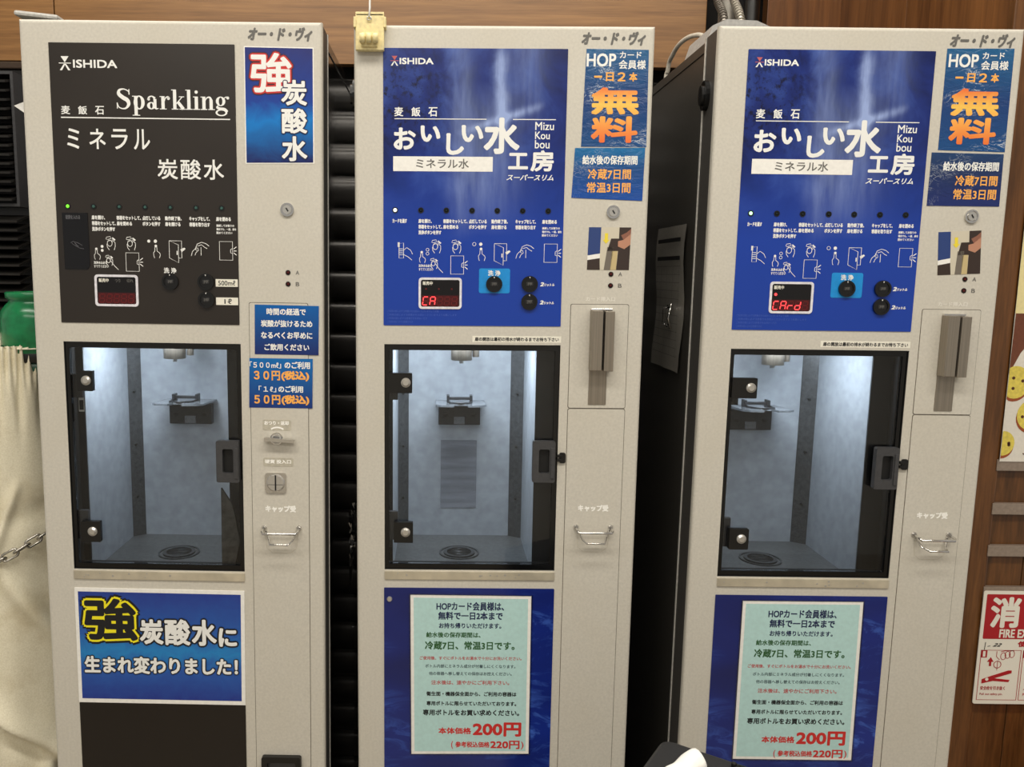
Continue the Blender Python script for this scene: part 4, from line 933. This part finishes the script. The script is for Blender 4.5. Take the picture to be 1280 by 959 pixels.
for j in range(NZ + 1):
    z = 1.332 * j / NZ
    for k in range(NA):
        a = 2 * math.pi * k / NA; aa = a if a < math.pi * .5 else a - 2 * math.pi      # -pi*1.5 .. pi*.5, front is -pi/2
        top = max(0.0, min(1, (z - 1.27) / 0.062)); rx, ry = 0.124 - 0.006 * top, 0.160 - 0.008 * top
        jit = mn.noise(Vector((math.cos(a) * 5, math.sin(a) * 5, 0.3))) * 2.4
        f = 0.0042 * math.sin(a * 84 + jit) * max(0.0, min(1, (z - 1.255) / 0.06)) ** 0.7
        f += 0.0045 * math.sin(a * 31 + jit * 2) * math.exp(-((z - 1.25) / 0.055) ** 2)
        f += 0.010 * mn.noise(Vector((math.cos(a) * 2.5, math.sin(a) * 2.5, z * 2.2))) * min(1, (1.34 - z) / 0.12)
        if z < 1.1:
            f += fold(aa, z, -1.0, 0.86, -0.20, 0.030, 0.018, 0.45) + fold(aa, z, -1.5, 0.98, 0.35, 0.022, 0.016, 0.35)
            f += fold(aa, z, -1.3, 0.66, -0.12, 0.022, 0.026, 0.8) - fold(aa, z, -1.25, 0.625, -0.12, 0.020, 0.016, 0.8)
            f += fold(aa, z, -1.75, 0.80, 0.9, 0.030, 0.016, 0.4) + fold(aa, z, -1.2, 0.52, 0.25, 0.03, 0.016, 0.5)
        f -= 0.006 * math.exp(-((z - 1.03 - 0.03 * math.cos(a)) / 0.018) ** 2)
        x = -0.757 + math.cos(a) * (rx + f); y = 1.500 + math.sin(a) * (ry + f)
        vs.append((min(x, -0.6335), y, z + 0.004 * top * math.sin(a * 84 + jit + 1) + 0.004 * top * mn.noise(Vector((a * 6, 1, 1)))))
for g in (0.06, 0.5, 0.97):                            # ruffled hem turning in around the cylinder
    for k in range(NA):
        p = vs[NZ * NA + k]; a = math.atan2(p[1] - 1.425, p[0] + 0.697); tx, ty = -0.697 + 0.0615 * math.cos(a), 1.425 + 0.0615 * math.sin(a)
        vs.append((p[0] * (1 - g) + tx * g, p[1] * (1 - g) + ty * g, 1.335 - 0.006 * g))
NZ += 3
for j in range(NZ):
    for k in range(NA): fs.append((j * NA + k, j * NA + (k + 1) % NA, (j + 1) * NA + (k + 1) % NA, (j + 1) * NA + k))
q = mesh_obj('canvas_cover', vs, fs, CANVAS, None, True); tag(q, 'cream canvas cover gathered at its top around the green cylinder', 'cover')
o = thing('chain', 'steel link chain strung across the canvas cover', 'chain', (0, 0, 0))
def chain_pt(t):
    a = math.radians(-20 - 130 * t); return Vector((-0.760 + 0.139 * math.cos(a), 1.497 + 0.176 * math.sin(a), 1.050 - 0.105 * (t / 0.62) + 0.05 * max(0, t - .5)))
L_ = 0; prev = chain_pt(0); pts = [prev]
for k in range(1, 400):
    p = chain_pt(k / 399); L_ += (p - prev).length; prev = p
    if L_ >= 0.0205: pts.append(p); L_ = 0
for k in range(len(pts) - 1):
    c = (pts[k] + pts[k + 1]) / 2; t = (pts[k + 1] - pts[k]).normalized(); out = Vector((c.x + 0.76, c.y - 1.497, 0)).normalized()
    w_ = t.cross(out).normalized(); s_ = w_ if k % 2 else (w_ * 0.35 + out).normalized()
    b = B(False); ring = []
    for j in range(16):
        a = 2 * math.pi * j / 16; e = 0.0072 if math.cos(a) > 0 else -0.0072
        ring.append(tuple(c + t * (math.cos(a) * 0.0066 + e) + s_ * math.sin(a) * 0.0066))
    b.tube(ring, 0.0022, CHAINM, 7, True); b.make('link', o)

# crumpled clear wrap and cable ties hanging in the gap between the first two machines
vs = []; fs = []
for j in range(15):
    for k in range(5):
        w_ = 0.020 * (1 - j / 15); vs.append((-0.150 + k / 4 * w_ + 0.003 * mn.noise(Vector((j, k, 1))), 1.40 + 0.014 * mn.noise(Vector((j * .9, k * 1.7, 4))), 1.06 - j * 0.0115))
for j in range(14):
    for k in range(4): fs.append((j * 5 + k, j * 5 + k + 1, j * 5 + k + 6, j * 5 + k + 5))
q = mesh_obj('plastic_wrap', vs, fs, m_glass('crumpled_clear_film', (150, 150, 150), 1.6, 0.15)); q['label'] = 'crumpled strip of clear plastic wrap hanging in the dark gap left of the middle machine'; q['category'] = 'plastic wrap'

# ------------------------------------------------------------------ wooden pillar with rails, poster and fire extinguisher sign
o = B(False); o.box(0.94, 1.70, 1.403, 2.0, 0, 2.9, mat('pillar_core', (58, 36, 18), 0.6)); pil = struct(o.make('wall_right'))
for y0, y1 in ((1.404, 1.718), (1.7205, 2.0)):
    b = B(False); b.box(0.932, 0.94, y0, y1, 0, 2.9, WOODV, 0.001); b.make('side_board', pil)
b = B(False); b.box(0.925, 0.9765, 1.385, 1.402, 0, 2.9, WOODE, 0.002); b.make('edge_board', pil)
for x0, x1 in ((0.978, 1.043), (1.0445, 1.20), (1.2015, 1.70)):
    b = B(False); b.box(x0, x1, 1.393, 1.402, 0, 2.9, WOODP, 0.0008); b.make('wood_plank', pil)
for z0, z1 in ((1.135, 1.155), (1.057, 1.077), (0.981, 1.001), (0.905, 0.925), (0.83, 0.85)):
    b = B(False); b.box(0.9725, 1.60, 1.383, 1.3925, z0, z1, RAILM, 0.001); b.make('rail', pil)
# the poster, in mm inside its own face frame: origin top left at z 1.78
o = thing('cookie_poster', 'cream, brown and white poster of chocolate chip cookies on the wooden pillar', 'poster', (0.975, 1.382, 1.70 - H))
b = B(); b.prism([(0, 0), (420, 0), (420, 548), (0, 548)], 0, -0.6, POSTW); b.poly([(0, 0), (420, 0), (420, 293), (0, 293)], -0.8, CREAMP)
b.poly([(1, 293), (70, 293), (38, 330), (16, 360), (0, 396)], -0.9, POSTB); b.poly([(70, 293), (420, 293), (420, 300), (66, 300)], -0.9, POSTB); b.make('sheet', o)
b = B()
for cu, cv, r_, sd in ((12, 410, 26, 1), (46, 466, 25, 2), (-4 + 6, 516, 20, 3), (95, 420, 24, 4), (90, 500, 24, 5)):
    rr_ = [(max(0.5, cu + r_ * math.cos(a * .2618)), cv + r_ * 1.08 * math.sin(a * .2618)) for a in range(24)]
    b.poly([(max(0.5, p[0] - 1), p[1] + 5) for p in rr_], -1.0, COOKB); b.poly(rr_, -1.15, COOKY)
    rs = random.Random(sd)
    for k in range(6):
        a = k * 1.05 + rs.random(); q_ = r_ * (0.3 + 0.45 * rs.random()); 
        if cu + q_ * math.cos(a) > 4: b.dot(cu + q_ * math.cos(a), cv + q_ * math.sin(a), 2.8, -1.3, CHOC, 10)
b.make('cookies', o)
b = B(); b.line([(50, 348), (54, 352), (60, 351), (64, 355)], 2.6, -1.1, CHOC); b.line([(38, 533), (48, 540), (58, 541)], 1.6, -1.1, CHOC); b.make('scribbles', o)
o = thing('fire_extinguisher_sign', 'white and red fire extinguisher sign fixed low on the wooden pillar', 'sign', (0.9715, 1.3815, 0.919 - H))
b = B(); b.prism(b.rr(0, 240, 0, 212, 4), 0, -1.5, SIGNW); b.make('plate', o)
b = B(); b.prism(b.rr(6, 234, 6, 89, 2), -1.5, -1.7, SIGNR)
for k, ch_ in enumerate('消火器'): b.text(ch_, 17 + 72 * k, 66 + 72 * k, 13, 66, -1.9, SIGNW, 2.2)
b.text('FIRE EXTINGUISHER', 35, 172, 71, 86, -1.9, SIGNW, 0.75)
b.text('使用方法', 70, 130, 93, 103, -1.9, SIGNR, 0.7)
b.line([(12, 95), (11, 109)], 1.2, -1.9, BLACKINK); b.line([(16, 103), (21, 102)], 1.2, -1.9, BLACKINK); b.text('22', 25, 41, 97, 103, -1.9, BLACKINK, 0.3, 0.5); b.make('lettering', o)
b = B()
for k in range(3):
    u0 = 6 + 75 * k; b.line([(u0, 110), (u0 + 71, 110), (u0 + 71, 204), (u0, 204)], 1.3, -1.9, SIGNR, True); b.rect(u0, u0 + 11, 110, 124, -1.9, SIGNR); b.text('123'[k], u0 + 3.5, u0 + 7.5, 112, 122, -2.1, SIGNW, 0.4)
b.poly([(22, 140), (26, 140), (26, 132), (30, 132), (24, 123), (18, 132), (22, 132)], -1.9, SIGNR)
for cu, cv in ((46, 121), (53.5, 118.5), (61, 117)): b.oval(cu, cv, 4.6, 6.6, 1.1, -1.9, SIGNR, 20, 380)
b.line([(41, 113), (50, 110.5), (64, 110.5)], 1.1, -1.9, SIGNR)
b.line([(34, 112), (34, 122), (40, 128)], 1.1, -1.9, SIGNR); b.oval(37, 137, 6.5, 6.5, 1.2, -1.9, SIGNR); b.line([(37, 130), (37, 144), (37, 148)], 1.1, -1.9, SIGNR)
b.prism([(12, 165), (30, 158), (58, 148), (64, 148), (64, 153), (34, 163), (62, 166), (60, 170), (32, 168), (12, 173)], -1.5, -1.95, SIGNR); b.disc(21, 165, 3, -1.5, -2.0, SIGNW, 10)
b.text('安全栓を引き抜く', 11, 55, 178, 185, -1.9, SIGNR, 0.2); b.text('Pull out safety pin.', 11, 52, 191, 196, -1.9, SIGNR, 0.1)
b.poly([(95, 135), (112, 130), (116, 146), (100, 150)], -1.9, SIGNR); b.text('ノズルを向ける', 88, 132, 178, 185, -1.9, SIGNR, 0.2); b.text('Point the nozzle.', 88, 130, 191, 196, -1.9, SIGNR, 0.1)
b.text('レバーを握る', 163, 205, 178, 185, -1.9, SIGNR, 0.2); b.make('instructions', o)
# fire extinguisher body below the sign: its red flank shows at the frame's corner
o = thing('fire_extinguisher', 'red fire extinguisher below the sign at the right edge', 'fire extinguisher', (1.165, 1.28, 0))
b = B(False); b.lathe([(0.0, 0.02), (0.072, 0.02), (0.076, 0.03), (0.079, 0.56), (0.072, 0.62), (0.05, 0.66), (0.022, 0.68), (0.02, 0.70), (0.0, 0.70)], mat('extinguisher_red', (196, 34, 40), 0.25), 32); b.make('tank', o)
b = B(False); b.box(-0.018, 0.018, -0.018, 0.018, 0.695, 0.73, BLACK, 0.003); b.box(-0.10, 0.02, -0.01, 0.01, 0.735, 0.742, BLACK, 0.002); b.box(-0.09, 0.02, -0.01, 0.01, 0.712, 0.718, BLACK, 0.002); b.make('valve_lever', o)

# ------------------------------------------------------------------ black bin with a scrap of white paper, bottom right
th = math.atan2(-0.563, 0.826)
o = thing('waste_bin', 'black plastic bin standing in front of the machine beside the pillar', 'bin', (0.311, 1.025, 0), (0, 0, th))
b = B(False)
b.prism(b.rr(0.0, 0.30, -0.28, 0.0, 0.012), 0.0, 0.82, BINM) if False else None
def rbox(b, x0, x1, y0, y1, r, z0, z1, m, e=0.0):
    p = b.rr(x0, x1, y0, y1, r); n = len(p); cx, cy = (x0 + x1) / 2, (y0 + y1) / 2
    lv = [(z0, 0), (z1 - e, 0), (z1 - e * .3, -e * .4), (z1, -e)] if e else [(z0, 0), (z1, 0)]
    vs = [(cx + (q[0] - cx) * (1 + g * 2 / (x1 - x0)), cy + (q[1] - cy) * (1 + g * 2 / (y1 - y0)), z) for z, g in lv for q in p]
    fs = [(l * n + k, l * n + (k + 1) % n, (l + 1) * n + (k + 1) % n, (l + 1) * n + k) for l in range(len(lv) - 1) for k in range(n)]
    fs += [tuple(range(n - 1, -1, -1)), tuple(range((len(lv) - 1) * n, len(lv) * n))]
    b.add(vs, fs, m, False, raw=True)
rbox(b, 0.008, 0.292, -0.272, -0.008, 0.016, 0.0, 0.80, BINM); b.make('body', o)
b = B(False); rbox(b, 0.0, 0.30, -0.28, 0.0, 0.014, 0.795, 0.85, BINM, 0.006); b.make('lid', o)
b = B(False); b.box(0.098, 0.116, -0.024, -0.012, 0.849, 0.855, BLACK, 0.002); b.box(0.094, 0.100, -0.021, -0.015, 0.849, 0.858, BLACK, 0.002); b.make('clip', o)
vs = []; fs = []; NU, NV = 10, 12
def tis(uu, vv):
    x = (uu - 0.5) * 0.055; r_ = 0.012 + 0.006 * uu
    a = math.pi * 1.25 * vv
    return Vector((x + 0.006 * vv, -0.004 + r_ * math.cos(a), 0.012 + r_ * math.sin(a) + uu * 0.018 + 0.004 * mn.noise(Vector((uu * 3, vv * 3, 0)))))
for j in range(NV + 1):
    for k in range(NU + 1): vs.append(tuple(tis(k / NU, j / NV)))
for j in range(NV):
    for k in range(NU): fs.append((j * (NU + 1) + k, j * (NU + 1) + k + 1, (j + 1) * (NU + 1) + k + 1, (j + 1) * (NU + 1) + k))
n0 = len(vs)
vs += [(-0.055, -0.03, 0.001), (-0.020, -0.018, 0.016), (-0.014, -0.040, 0.012), (-0.030, -0.06, 0.004), (-0.060, -0.05, 0.001)]; fs.append((n0, n0 + 1, n0 + 2, n0 + 3, n0 + 4))
q = mesh_obj('paper_scrap', vs, fs, PAPERW, None, True); q.location = (0.300, 0.922, 0.851); q.rotation_euler = (0, 0, 0.35); q.scale = (0.85, 0.85, 0.85); tag(q, 'crumpled curl of white paper lying on the black bin', 'paper')
sm = q.modifiers.new('thick', 'SOLIDIFY'); sm.thickness = 0.0006
